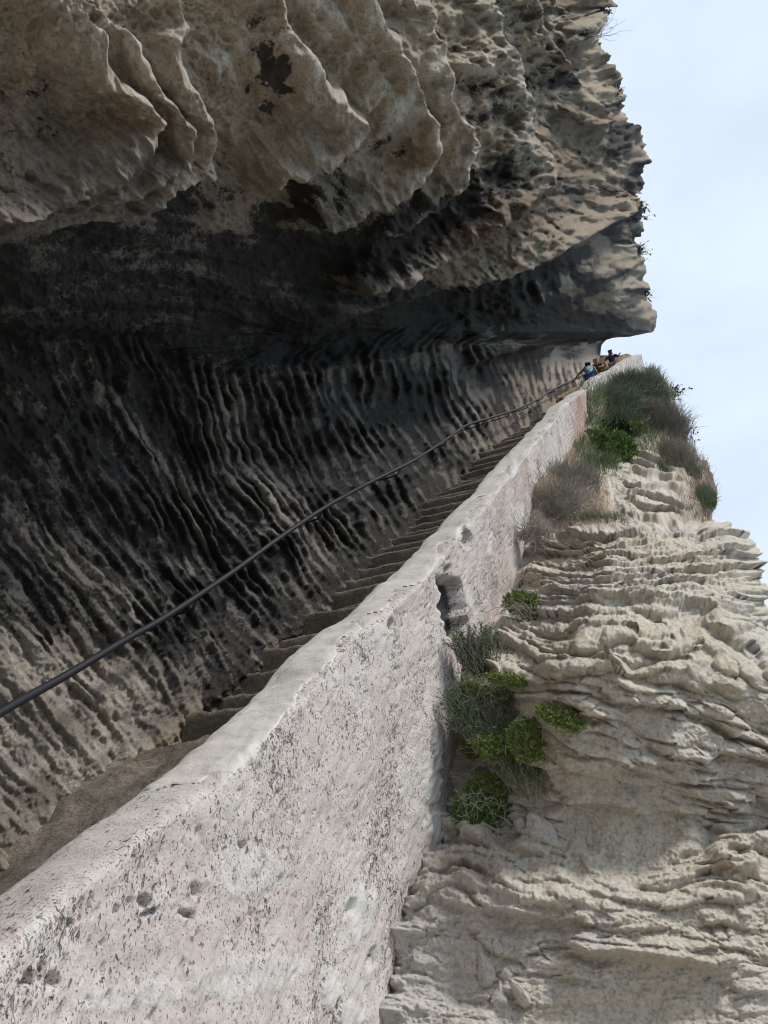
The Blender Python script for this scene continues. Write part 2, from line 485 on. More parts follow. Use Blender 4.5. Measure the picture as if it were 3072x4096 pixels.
    d += 50*blk*sstep(1980, 2180, X+.15*Y)*sstep(1150, 950, Y)*(1-.3*e)
    far = sstep(1650, 1900, X)*sstep(1400, 1340, Y)
    d += far*(34*np.clip(ridged(X/70, (Y+.35*X)/38, 191, 3), 0, 1)+22*fbm(X/38, Y/30, 193, 4, .6)+10*ridged(X/16, Y/14, 195, 2))
    d += stroke(wx2, wy2, [(1385, 400), (1368, 420), (1352, 446), (1290, 490), (1245, 512), (1100, 570), (950, 612), (780, 650), (560, 720)], 230, 60*S, 8*S, .12, rnd=10*S)*(1-.85*e)
    yk = interp(X, [(-900, 1290), (0, 1310), (610, 1350), (890, 1480), (1190, 1460), (1780, 1370), (2100, 1390), (2400, 1410)])
    tt = Y-yk
    toe = sstep(-39, -31, a)
    cave = sstep(-30, 120, tt)
    crib = sstep(-190, -10, tt)
    near = sstep(250, 900, r)
    # --- flutes of the back wall
    tp = np.maximum(tt, 0)
    tn = np.maximum(-tt, 0)
    q = X-(.2*tp+.00062*tp**2/(1+tp/1500))-(1.1*tn+.010*tn**2)
    q = q+22*fbm(X/420, Y/420, 31, 2)+6*noise(X/60, Y/60, 37)
    lam = .75*interp(X, [(-800, 85), (300, 70), (900, 52), (1500, 60), (1900, 42), (2400, 26)])
    qs = np.linspace(-3000, 3200, 1200)
    ph = np.concatenate([[0], np.cumsum(np.diff(qs)/interp(qs[1:], [(-3000, 75), (-800, 70), (300, 58), (900, 42), (1300, 44), (1600, 50), (1900, 34), (2400, 22)]))])
    phase = np.interp(q, qs, ph)+.6*fbm(q/190, tp/330, 41, 3)
    fl = .72*(.5+.5*np.cos(2*np.pi*phase))**.9+.28*np.clip(ridged(q/lam*1.4, tp/500, 42, 2), 0, 1)
    brk = .25+.75*sstep(-.35, .4, fbm(q/140, tp/190, 47, 2))
    d += crib*(.25+.75*toe)*(52*fl**1.2*brk*(.45+.55*sstep(200, 800, X))+9*ridged(q/24, tp/110, 43, 2))*(.35+.65*near)
    d += cave*(1-sstep(500, 900, X))*26*fbm(q/110, tp/330, 51, 3)
    d += cave*24*fbm(X/300, Y/300, 53, 2)
    # --- streaks along the roof, running with the flight
    roof = sstep(40, -60, tt)*sstep(34, 22, a)
    lr = np.log(r+120)
    aa = a+2.2*fbm(a/9, lr*2.2, 61, 3)
    d += roof*(30*np.clip(ridged(aa/3.4, lr*1.7, 63, 3), 0, 1)**1.6*sstep(350, 1300, r)+22*fbm(aa/7, lr*2.2, 67, 3))*(.4+.6*near)
    up = sstep(24, 34, a)
    d += up*(.35+.65*near)*(18*fbm(X/120, Y/120, 71, 4)+sstep(1900, 2200, X)*20*ridged((Y+.25*X+25*noise(X/90, Y/90, 5))/62, X/260, 73, 3))
    # --- small knobbly relief everywhere
    d += (.4+.6*near)*(13*fbm(X/52, Y/52, 81, 3, .55)+(1-.2*cave)*(9*ridged(X/25, Y/25, 83, 2)+6*noise(X/13, Y/13, 85)))
    d += 40*fbm(X/420, Y/420, 91, 2)*near
    P = at(X, Y, Z)
    N = grid_normals(box_blur(P, 6), CAM)
    amp = Z/F*np.where(r < 500, .65, 1)
    view = unit(CAM-P); nv = np.clip((N*view).sum(-1), .62, 1)
    d = box_blur(d, 1)*.35+d*.65
    P = P+unit(N*(.12+.23*sstep(900, 2000, r)+.3*e)[..., None]+view)*(d*amp/nv)[..., None]
    # --- masks of what grows on or stains the rock, with some light and shade painted in
    n1 = fbm(X/240, Y/240, 101, 4); n2 = fbm(aa/6, lr*3, 103, 3)
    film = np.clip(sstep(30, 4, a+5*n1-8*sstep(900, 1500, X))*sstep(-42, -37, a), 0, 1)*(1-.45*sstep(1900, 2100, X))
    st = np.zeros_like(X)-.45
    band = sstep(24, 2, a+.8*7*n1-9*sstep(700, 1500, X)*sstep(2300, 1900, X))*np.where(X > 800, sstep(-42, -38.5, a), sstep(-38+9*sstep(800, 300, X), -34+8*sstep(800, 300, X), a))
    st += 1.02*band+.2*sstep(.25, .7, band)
    ctr = blob(X, Y, 1250, 1850, 480, 480)+.6*blob(X, Y, 500, 2300, 420, 420)
    st -= (.5+.9*ctr)*(fl-.55)*cave*(1+.8*fbm(q/40, tp/90, 169, 3))+.12*ctr*cave+.30*fbm(X/130, Y/70, 107, 4, .6)*band+.34*cave*fbm(q/46, tp/260, 109, 4, .6)+.3*(1-cave)*band*fbm(aa/1.6, lr*6, 110, 4, .6)  # lit rib crests painted lighter by thinning the crust; lichen patches too
    st += .25*cave*sstep(-.2, .4, n1)-.2*cave*sstep(500, -100, X-.25*tp+130)*sstep(300, 800, tp)
    wsx = X+75*fbm(X/95, Y/95, 181, 4, .6); wsy = Y+75*fbm(X/95, Y/95, 185, 4, .6)
    for (bx, by, brx, bry, an, k) in [(540, 150, 26, 75, -12, .7), (600, 185, 60, 16, 32, .5), (500, 60, 16, 60, -20, .4), (640, 130, 14, 60, -38, .35), (760, 60, 16, 70, -30, .45), (830, 330, 26, 60, 30, .45), (960, 380, 30, 50, 30, .45), (1080, 360, 30, 60, 20, .5), (250, 330, 60, 14, -25, .4), (150, 400, 80, 16, -20, .4), (480, 330, 40, 14, -30, .4), (1050, 235, 42, 70, 20, .8), (945, 105, 38, 40, 0, .7), (1010, 190, 35, 45, 0, .4), (560, 130, 30, 70, -20, .35),
                                  (900, 150, 30, 80, -20, .4), (700, 330, 40, 20, 0, .5), (370, 415, 60, 25, -20, .8), (330, 245, 40, 60, 20, .3), (340, 320, 70, 15, -20, .45),
                                  (1000, 410, 110, 40, -20, .6), (880, 440, 120, 35, -20, .6), (1190, 160, 30, 50, 0, .4), (1230, 110, 40, 40, 0, .3), (1330, 330, 40, 40, 0, .35),
                                  (1250, 400, 90, 25, -10, .4), (470, 75, 18, 40, -15, .4), (800, 205, 24, 40, 0, .4), (870, 290, 30, 50, 0, .35), (1140, 440, 90, 25, 0, .5), (1180, 590, 60, 30, -20, .6), (1050, 640, 90, 22, -20, .8),
                                  (1290, 630, 60, 30, 0, .35), (1300, 690, 90, 20, -10, .45), (1120, 690, 80, 16, -15, .6), (820, 470, 90, 30, -20, .5), (640, 430, 90, 30, -20, .55)]:
        st += k*blob(wsx, wsy, bx*S, by*S, brx*S, bry*S, an)*1.25
    # pale washed bands on the black back wall
    pale = np.zeros_like(X)
    st += (.78+.15*sstep(1800, 2200, X))*sstep(5, 14, a)*sstep(-.7, .7, fbm(X/170, Y/130, 161, 5, .6)-.05)*(1-.9*lit_crest)-.75*lit_crest*(1-.6*sstep(.0, .5, n1))  # lichen flecks; insides of lobes painted darker as shade, lit rims cleared
    for (p, wd, k) in [([(500, 800), (490, 950), (560, 1060), (660, 1140), (740, 1190)], 60, .8), ([(170, 750), (230, 860), (330, 980), (400, 1080), (430, 1200)], 22, .8), ([(540, 820), (620, 800), (700, 800), (880, 780), (940, 760)], 26, .55),
                       ([(0, 1080), (120, 1180), (260, 1300), (330, 1380)], 38, .75), ([(-60, 1380), (120, 1460), (260, 1500), (330, 1560)], 90, 1.3), ([(-60, 1600), (150, 1660), (300, 1560)], 110, 1.4),
                       ([(550, 1170), (640, 1150), (720, 1200)], 30, .5), ([(430, 1170), (420, 1240)], 30, .6), ([(965, 760), (985, 860), (1010, 960), (1060, 940)], 26, .8), ([(1010, 820), (1040, 930)], 34, .8), ([(1190, 760), (1230, 800), (1270, 830)], 40, 1.), ([(1270, 740), (1280, 800)], 30, .9)]:
        h = stroke(X+20*fbm(X/60, Y/60, 5, 3), Y+20*fbm(X/60, Y/60, 8, 3), p, 1, wd*S*.62, wd*S*.62, .08)
        pale = np.maximum(pale, k*h)
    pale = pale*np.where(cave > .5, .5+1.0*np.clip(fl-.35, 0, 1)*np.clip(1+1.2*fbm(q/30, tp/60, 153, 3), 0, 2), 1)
    film = film*(1-.4*np.clip(pale, 0, 1)*cave); st -= pale*.75
    lowl = sstep(900, 250, X-.3*(Y-2600))*sstep(2350, 2800, Y)
    film = film*(1-.25*lowl); st -= .16*lowl*(1+fbm(q/70, tp/130, 165, 4, .6)*2.2)
    pale = np.maximum(pale, .85*lit_crest*(1-cave)*np.clip(.7+fbm(X/80, Y/80, 167, 3), 0, 1))  # light on the lobe rims painted in as pale colour
    streak = cave*sstep(900, 1050, X/S)*ridged(X/26, Y/160, 111, 2)
    st -= .4*streak*sstep(1700, 1900, X)
    st += .3*sstep(.3, .8, noise(X/38, Y/190, 113))*cave*sstep(1800, 2000, X)
    # green brown film low on the far back wall
    brown = np.zeros_like(X)
    brown = np.maximum(brown, .75*stroke(X, Y, [(640, 640), (780, 625), (900, 590), (1050, 540), (1200, 478), (1335, 425)], 1, 40*S, 40*S, .12))
    brown = np.maximum(brown, .55*blob(X, Y, 1180*S, 440*S, 120*S, 60*S, -10))
    brown = np.maximum(brown, .65*sstep(1900, 2200, X)*sstep(1250, 900, Y)*sstep(-.35, .25, n1))
    st += .35*sstep(2050, 2350, X)*sstep(1300, 1100, Y)*fbm(X/70, Y/50, 151, 3)+.15*sstep(2150, 2450, X)*sstep(1330, 1200, Y)
    brown = np.maximum(brown, .45*blob(X, Y, 130*S, 330*S, 170*S, 60*S, -20))
    st -= .85*np.clip(brown, 0, 1)*sstep(1000, 1600, X)*sstep(600, 800, Y)
    film = film*(1-.7*np.clip(brown, 0, 1)*sstep(1000, 1600, X))
    st += .9*stroke(X, Y, [(1250, 535), (1100, 595), (950, 636), (780, 680), (600, 730)], 1, 16*S, 16*S, .1)  # dark gap just below the lip: shade painted into the colour
    brown = np.maximum(brown, .7*sstep(-38.5, -37, a)*sstep(-34.5, -36, a)*sstep(.0, .3, n1+.1))
    rz = sstep(1350, 1750, X)*sstep(620, 800, Y)*sstep(1420, 1330, Y)
    st += rz*(.55+.4*fbm(X/110, Y/60, 163, 4)); film = np.maximum(film*(1-.5*rz), .55*rz*sstep(1000, 1120, Y))
    brown = np.maximum(brown, .8*rz*sstep(1120, 900, Y))
    st += .8*stroke(X, Y, [(1290, 545), (1180, 590), (1060, 640), (950, 690), (780, 730), (560, 760)], 1, 30*S, 34*S, .12)  # shade of the deep recess painted into the colour
    st -= .7*blob(X, Y, 1020*S, 735*S, 90*S, 34*S, -22)
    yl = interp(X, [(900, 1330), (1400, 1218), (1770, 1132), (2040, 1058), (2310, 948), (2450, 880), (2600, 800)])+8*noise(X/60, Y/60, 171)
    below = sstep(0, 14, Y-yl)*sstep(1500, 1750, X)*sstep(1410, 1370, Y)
    gap_shade = below*sstep(200, 110, Y-yl+.14*(X-2040))
    st += gap_shade*(.5+.5*fbm(X/50, Y/70, 173, 3)); film = np.maximum(film, .8*gap_shade)  # shade under the lip painted in through both dark masks
    roof2 = below*(1-gap_shade)
    st -= roof2*.5; st += roof2*(.25+.4*fbm(X/90, Y/34, 177, 4)); film = np.maximum(film*(1-.6*roof2), .5*roof2); brown = brown*(1-.8*below)
    lumps = np.zeros_like(X)
    for qx, qy in ((985, 612), (1010, 606), (1038, 598), (1065, 592), (1092, 588), (1130, 600), (1160, 606), (1210, 575), (1230, 600)):
        lumps = np.maximum(lumps, blob(X, Y, qx*S, (qy+14)*S, 9*S, 24*S, -12))
    st -= .9*lumps; pale = np.maximum(pale, .6*lumps); film = film*(1-.7*lumps)
    film = film*(1-.6*sstep(2150, 2350, X)*below); st -= sstep(2150, 2350, X)*below*.12; brown = np.maximum(brown, .3*sstep(2150, 2350, X)*below)
    st += .3*sstep(2000, 2300, X)*sstep(900, 700, Y)*fbm(X/60, Y/45, 199, 4, .6)
    under = sstep(1500, 1900, X)*sstep(0, -14, Y-yl)*sstep(-190, -60, Y-yl)*sstep(2560, 2480, X)
    brown = brown*(1-.5*under); st -= .7*under; film = film*(1-.8*under)
    # --- the far side of the skyline
    k = np.arange(1, nw+1)
    Pe = []
    for i in k:
        Pe.append(at(xr-i*i*1.4, y-i*.5, Z[:, -1]*(1+.012*i*i)))
    P = np.concatenate([P, np.stack(Pe, 1)], 1)
    pad = lambda A, v=None: np.concatenate([A, np.repeat(A[:, -1:], nw, 1)], 1)
    st, brown, pale, film = pad(st), pad(brown), pad(pale), pad(film)
    C = ncol+nw
    V = P.reshape(-1, 3); fcs = [grid_faces(nr, C)]
    # --- the same niche carried on behind the viewer
    zz = np.linspace(4.6, -14, 60); av = np.linspace(-52, 84, 110)
    AA, ZZ = np.meshgrid(av, zz)
    RR = left_R(AA, np.full_like(AA, 3600))+.35*fbm(AA/12, ZZ*.8, 121, 4)+.12+.9*sstep(1.5, 4.6, ZZ)
    c = np.stack([-RR*np.cos(np.radians(AA)), RR*np.sin(np.radians(AA)), np.zeros_like(RR)], -1)+ZZ[..., None]*DC
    V2 = cam2world(c).reshape(-1, 3)
    fcs.append(grid_faces(60, 110, len(V)))
    V = np.concatenate([V, V2])
    st = np.concatenate([st.ravel(), np.where(AA.ravel() < 8, .35, -.4)])
    brown = np.concatenate([brown.ravel(), np.zeros(len(V2))]); pale = np.concatenate([pale.ravel(), np.zeros(len(V2))]); film = np.concatenate([film.ravel(), (AA.ravel() < 8)*.8])
    o = mesh_np('cliff_overhang', V, fcs, M_ROCK, dict(stain_shade=st, brown=brown, pale=pale, film=film))
    tag(o, kind='structure')
    return o
build_left_rock()

# ------------------------------------------------------------------ line of the parapet
SIL = [(-1500, 4830), (-900, 4290), (-400, 3850), (0, 3535), (150, 3425), (300, 3325), (460, 3225), (560, 3165), (704, 3040), (800, 2965), (926, 2862), (1040, 2745), (1150, 2620), (1300, 2505), (1463, 2390), (1570, 2290),
       (1667, 2185), (1760, 2095), (1852, 2000), (1945, 1905), (2037, 1800), (2100, 1735), (2148, 1690), (2185, 1642), (2222, 1615), (2265, 1585), (2315, 1556), (2335, 1527), (2370, 1508), (2410, 1490), (2440, 1472), (2475, 1447), (2505, 1432), (2538, 1424)]
silp = catmull(SIL, 40)
rr = np.hypot(VX-silp[:, 0], VY-silp[:, 1])
KW = 8700.0
WT = at(silp[:, 0], silp[:, 1], KW/reff(rr))           # inner top edge of the wall
seg = np.concatenate([[0], np.cumsum(np.linalg.norm(np.diff(WT, axis=0), axis=1))])
def along(s, A): return np.stack([np.interp(s, seg, A[:, i]) for i in range(A.shape[1])], -1)
# evenly in the picture of the flight: fine near, coarse far
rs = np.linspace(rr[0], rr[-1], 760)
ss = np.interp(rs[::-1], rr[::-1], seg[::-1])[::-1]
W = along(ss, WT)
# heading in plan, smoothed
su = np.linspace(0, seg[-1], 400); Wu = along(su, WT)
hd = np.gradient(Wu[:, :2], su, axis=0)
for _ in range(3):
    hd = np.stack([np.convolve(np.pad(hd[:, i], 12, mode='edge'), np.ones(25)/25, 'valid') for i in range(2)], -1)
hd /= np.linalg.norm(hd, axis=1, keepdims=True)
def heading(s):
    h = np.stack([np.interp(s, su, hd[:, i]) for i in range(2)], -1)
    return h/np.linalg.norm(h, axis=-1, keepdims=True)
H2 = heading(ss)
LT = np.stack([H2[:, 1], -H2[:, 0], np.zeros(len(H2))], -1)      # to the right of the flight, away from the rock
UP = np.array([0, 0, 1.0])
CW = .36                                                  # width of the coping
WO = W+LT*CW                                              # outer top edge
def wall_depth(px, py):
    """distance along the view axis at which a ray meets the outer face of the wall"""
    d = at(px, py, 1.0)-CAM
    best = None
    for i in range(0, len(WO)-6, 3):
        a0, b0 = WO[i, :2], WO[i+3, :2]
        e = b0-a0
        M = np.array([[d[0], -e[0]], [d[1], -e[1]]])
        det = np.linalg.det(M)
        if abs(det) < 1e-9: continue
        t, k = np.linalg.solve(M, a0)
        if -.02 <= k <= 1.02 and t > 0 and (best is None or t < best): best = t
    return best

def build_parapet():
    root = empty('parapet_wall', tuple(WO[420]-UP*1.5))
    tag(root, 'rough whitewashed parapet wall climbing beside the stone steps, pitted and peeling', 'wall')
    loc = np.array(root.location)
    ns = len(W)
    # profile: inner face, rounded top, outer face
    inner = [(0.02, -h) for h in np.linspace(1.6, .07, 12)]
    th = np.linspace(math.pi, 0, 44)
    top = [(CW/2+CW/2*np.sign(math.cos(t))*abs(math.cos(t))**.55, -.07+.07*abs(math.sin(t))**.6) for t in th]
    outer = [(CW, -h) for h in np.concatenate([np.linspace(.08, 3.0, 300)[1:], [3.4, 4, 5, 6]])]
    prof = np.array(inner+top+outer); npf = len(prof)
    nI, nT = len(inner), len(top)
    arc = np.concatenate([[0], np.cumsum(np.hypot(*np.diff(prof, axis=0).T))])
    P = W[:, None, :]+LT[:, None, :]*prof[None, :, 0, None]+UP*prof[None, :, 1, None]
    Sg = np.repeat(ss[:, None], npf, 1); Hh = np.repeat(prof[None, :, 1], ns, 0); Ar = np.repeat(arc[None, :], ns, 0)
    px, py, zc = proj(P)
    N = grid_normals(P)
    # outward
    ctr = (W+LT*CW/2-UP*.6)[:, None, :]
    N = N*np.sign(((P-ctr)*N).sum(-1, keepdims=True))
    out = np.repeat((np.arange(npf) >= nI+nT-6)[None, :], ns, 0).astype(float)
    topm = np.repeat(((np.arange(npf) >= nI) & (np.arange(npf) < nI+nT))[None, :], ns, 0).astype(float)
    d = .03*fbm(Sg/.9, Ar/.9, 201, 3)+.009*fbm(Sg/.17, Ar/.22, 203, 3)+.006*(1-.7*topm)*fbm(Sg/.05, Ar/.07, 205, 3)
    lumps = sstep(7, 14, Sg-seg[-1]+45)
    d += .02*fbm(Sg/.6, Ar/2, 207, 2)*lumps*topm
    # pits where pebbles fell out, in drifts
    drift = sstep(-.15, .45, fbm(Sg/.5, Ar/.7, 209, 3))
    pitn = noise(Sg/.045, Ar/.06, 211)
    pit = sstep(.45, .66, pitn+.14*drift-.06)
    d -= .016*pit*out
    smooth = np.zeros_like(d); stain_shade = np.zeros_like(d)-.6; brick = np.zeros_like(d)
    # worn hollows and plaster patches at their places on the face
    g = lambda *a: blob(px, py, *a)
    k = sstep(.35, .62, g(1815, 2440, 50, 185, -7)+.2*noise(px/30, py/40, 3)); d -= .15*k; stain_shade += 1.5*k  # dark slot: stain with the shade of the recess painted in
    k = sstep(.35, .6, g(1862, 2150, 26, 52, -20)); d -= .08*k; stain_shade += .8*k
    k = sstep(.35, .6, g(1560, 2500, 18, 30)); d -= .06*k; stain_shade += .6*k
    for (x, yy, a_, b_, an) in [(230, 3920, 36, 34, 0), (115, 3915, 28, 34, 0), (800, 3560, 20, 30, 0), (295, 3690, 16, 18, 0), (620, 3650, 40, 12, -25), (760, 3655, 36, 14, 18), (1400, 3630, 16, 34, 10), (1480, 3830, 14, 50, 8), (600, 3600, 30, 26, 0), (980, 3380, 18, 20, 0)]:
        k = sstep(.3, .7, g(x, yy, a_, b_, an)+.15*noise(px/22, py/22, 6)); d -= .035*k; stain_shade += .35*k
    for (x, yy, a_, b_, an, hgt) in [(1425, 3640, 24, 150, 4, .008), (1470, 3660, 14, 110, 10, .01), (1720, 3150, 36, 75, 0, .012), (1745, 3300, 40, 70, -6, .014), (1320, 3950, 45, 90, 6, .008), (1390, 4060, 60, 60, 0, .01), (1740, 2980, 20, 120, -4, .015), (1330, 2720, 60, 26, -30, .004), (1010, 3500, 160, 110, 0, .004), (1000, 3900, 260, 90, -10, .004), (560, 3980, 230, 60, -10, .003), (1960, 2180, 14, 60, 5, .012), (2048, 1860, 16, 60, -2, .01)]:
        k = sstep(.35, .5, g(x, yy, a_, b_, an)+.25*fbm(px/40, py/50, 9, 3)); d += hgt*k; smooth = np.maximum(smooth, k*(1 if hgt > .006 else .55))
    # groove and black water stains on the upper flight
    col = lambda x, wd: np.exp(-((px+.02*(py-1650)-x)/wd)**2)*out
    stain_shade += 1.25*col(2228, 26)*sstep(1880, 1650, py)*sstep(-.5, .2, noise(px/9, py/90, 12)+.2)
    stain_shade += .8*col(2180, 20)*sstep(1830, 1650, py)+.5*col(2120, 30)*sstep(2000, 1800, py)*noise(px/14, py/80, 14)
    brick += 1.1*col(2322, 30)*sstep(1560, 1600, py)*out
    brick += .55*col(2095, 26)*sstep(2050, 1950, py)*out+.35*col(2010, 40)*out
    stain_shade += .42*topm*sstep(11, 20, Sg-seg[-1]+48)*sstep(.0, .5, noise(Sg/.8, Ar/.5, 77))
    pits = drift*out
    P = P+N*d[..., None]
    fcs = grid_faces(ns, npf)
    V = P.reshape(-1, 3)
    # end cap at the top of the flight
    cap = np.concatenate([V[(ns-1)*npf:], [WO[-1]-LT[-1]*CW/2-UP*3]])
    ci = np.arange(npf-1)
    capf = np.stack([np.full(npf-1, len(V)+npf), len(V)+ci+1, len(V)+ci], -1)
    V2 = np.concatenate([V, cap])
    pad = lambda A: np.concatenate([A.ravel(), A[-1], [0]])
    mesh_np('masonry', V2-loc, [fcs, capf], M_WALL, dict(smooth=pad(smooth), stain_shade=pad(stain_shade), brick=pad(np.clip(brick, 0, 1)), pits=pad(pits)), parent=root)
    # mortar coping laid over the top, broken off along its lower edge
    j0, j1 = nI+1, nI+nT+46
    Pc = P[:, j0:j1]; Nc = N[:, j0:j1]; Sc = Sg[:, j0:j1]; Ac = Ar[:, j0:j1]
    edge = arc[nI+nT-1]-.10+.12*fbm(Sc/.45, Sc*0+3.3, 221, 4, .55)+.05*noise(Sc/1.3, Sc*0, 225)
    rem = sstep(1.25, .75, np.abs(px[:, j0:j1]-760)/420)*0
    edge = edge+.10*blob(px[:, j0:j1], py[:, j0:j1], 1130, 2690, 120, 150)
    fld = edge-Ac+.02*fbm(Sc/.05, Ac/.05, 227, 3)
    start = np.interp(500, silp[:, 0], seg)                       # the mortar is lost on the lowest stretch
    fld = np.minimum(fld, (Sc-start)*.8-.35*(Ac-arc[nI])+.05*fbm(Sc/.1, Ac/.1, 229, 3))
    # peeled gaps
    gap = fbm(Sc/.5, Ac/.25, 231, 4)
    fld = np.minimum(fld, .5*(.95-gap))
    hgt = .009*sstep(-.003, .006, fld)-.012*sstep(0, -.02, fld)
    Pc = Pc+Nc*(hgt-.004+.003*fbm(Sc/.2, Ac/.08, 233, 4)*sstep(0, .05, fld))[..., None]
    ok = fld > -.012
    keep = ok[:-1, :-1] & ok[1:, :-1] & ok[:-1, 1:] & ok[1:, 1:]
    f = grid_faces(ns, j1-j0, 0, keep)
    used = np.unique(f); remap = np.full(ns*(j1-j0), -1); remap[used] = np.arange(len(used))
    mesh_np('coping', Pc.reshape(-1, 3)[used]-loc, remap[f], M_COPE, dict(stain_shade=stain_shade[:, j0:j1].ravel()[used]), parent=root)
    return root
build_parapet()

# ------------------------------------------------------------------ steps between the wall and the rock
def build_stairs():
    rng = random.Random(5)
    root = empty('staircase', tuple(W[500]-UP*.7))
    tag(root, 'long steep flight of worn stone steps cut below the rock overhang', 'staircase')
    loc = np.array(root.location)
    # stations by rise
    zt = WT[:, 2]-interp(seg/seg[-1], [(0, .66), (.45, .66), (.72, 1.0), (1, 1.0)])
    zm = np.maximum.accumulate(zt)
    z = zm[0]; k = 0
    rise = .27
    z = float(np.interp(np.interp(1230, silp[:, 0], seg), seg, zm))
    while z+rise < zm[-1]-.2:
        z += rise
        s = np.interp(z, zm, seg)
        c = along(np.array([s]), WT)[0]; h = heading(np.array([s]))[0]
        hv = np.array([h[0], h[1], 0]); lv = np.array([h[1], -h[0], 0])
        n, m = 60, 9
        wv = np.linspace(-2.35, .12, n); run = np.linspace(-.03, .52, m)
        # tread grid with a rounded worn nosing, then the riser below it
        rows = []
        sd = rng.randrange(10000)
        jig = rng.uniform(-.06, .06); tilt = rng.uniform(-.05, .05); dzr = rng.uniform(-.035, .035)
        for r_, dz in [(-.0, -.62), (.0, -.36), (.01, -.2), (.0, -.10), (-.004, -.03), (.006, -.004)]+[(q_, 0) for q_ in np.linspace(.06, .6, 9)]:
            rows.append((r_, dz))
        rows = np.array(rows)
        Wv, Rr = np.meshgrid(wv, rows[:, 0]); _, Dz = np.meshgrid(wv, rows[:, 1])
        ny = noise(Wv/.6+sd, Rr*0+sd*.3, sd)*.02+fbm(Wv/.14+sd, Dz/.14, sd+1, 3)*.006
        wear = -.006*np.exp(-((Wv+.75)/.35)**2)
        left = sstep(-.75, -1.5, Wv)                     # broken rock on the side of the niche
        zz = Dz+wear*(Dz > -.2)+fbm(Wv/.2+sd, Rr/.2, sd+2, 3)*.006+left*(.0+.03*fbm(Wv/.18, (Rr+.3*k)/.18, 77, 4, .6))
        P = c+hv*(Rr+ny+jig)[..., None]+lv*Wv[..., None]
        P[..., 2] = z+dzr+zz+tilt*(Wv+.8)
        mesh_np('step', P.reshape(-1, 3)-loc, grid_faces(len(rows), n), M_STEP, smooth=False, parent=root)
        k += 1
        if k >= 100: break
    # the lowest stretch is worn to a ramp
    s = np.linspace(0, np.interp(1300, silp[:, 0], seg), 160); wv = np.linspace(-2.5, .12, 90)
    c = along(s, WT); h = heading(s)
    lv = np.stack([h[:, 1], -h[:, 0], 0*s], -1)
    Wv, Sv = np.meshgrid(wv, s)
    P = c[:, None, :]+lv[:, None, :]*Wv[..., None]
    P[..., 2] += -.60+.05*fbm(Sv/.5, Wv/.5, 421, 4)+.02*fbm(Sv/.2, Wv/.2, 423, 4, .6)+.12*sstep(-1.2, -1.9, Wv)
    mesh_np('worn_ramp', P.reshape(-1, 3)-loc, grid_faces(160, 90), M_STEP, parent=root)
    return root
build_stairs()

# ------------------------------------------------------------------ handrail on the rock
def tube_np(C, rad, n=10, cap=True):
    C = np.asarray(C, float); m = len(C)
    rad = np.broadcast_to(rad, (m,))
    T = np.gradient(C, axis=0); T /= np.linalg.norm(T, axis=1, keepdims=True)+1e-12
    ref = np.array([0, 0, 1.0]) if abs(T[0, 2]) < .9 else np.array([1.0, 0, 0])
    V = []
    u = np.cross(T[0], ref); u /= np.linalg.norm(u)
    for i in range(m):
        u = u-T[i]*(u@T[i]); u /= np.linalg.norm(u)
        v = np.cross(u, T[i])
        a = np.linspace(0, 2*math.pi, n, endpoint=False)
        V.append(C[i]+rad[i]*(np.cos(a)[:, None]*u+np.sin(a)[:, None]*v))
    V = np.array(V).reshape(-1, 3)
    i = np.arange(m-1)[:, None]*n; j = np.arange(n)[None, :]; j2 = (j+1) % n
    f = np.stack([i+j, i+j2, i+n+j2, i+n+j], -1).reshape(-1, 4)
    return V, f

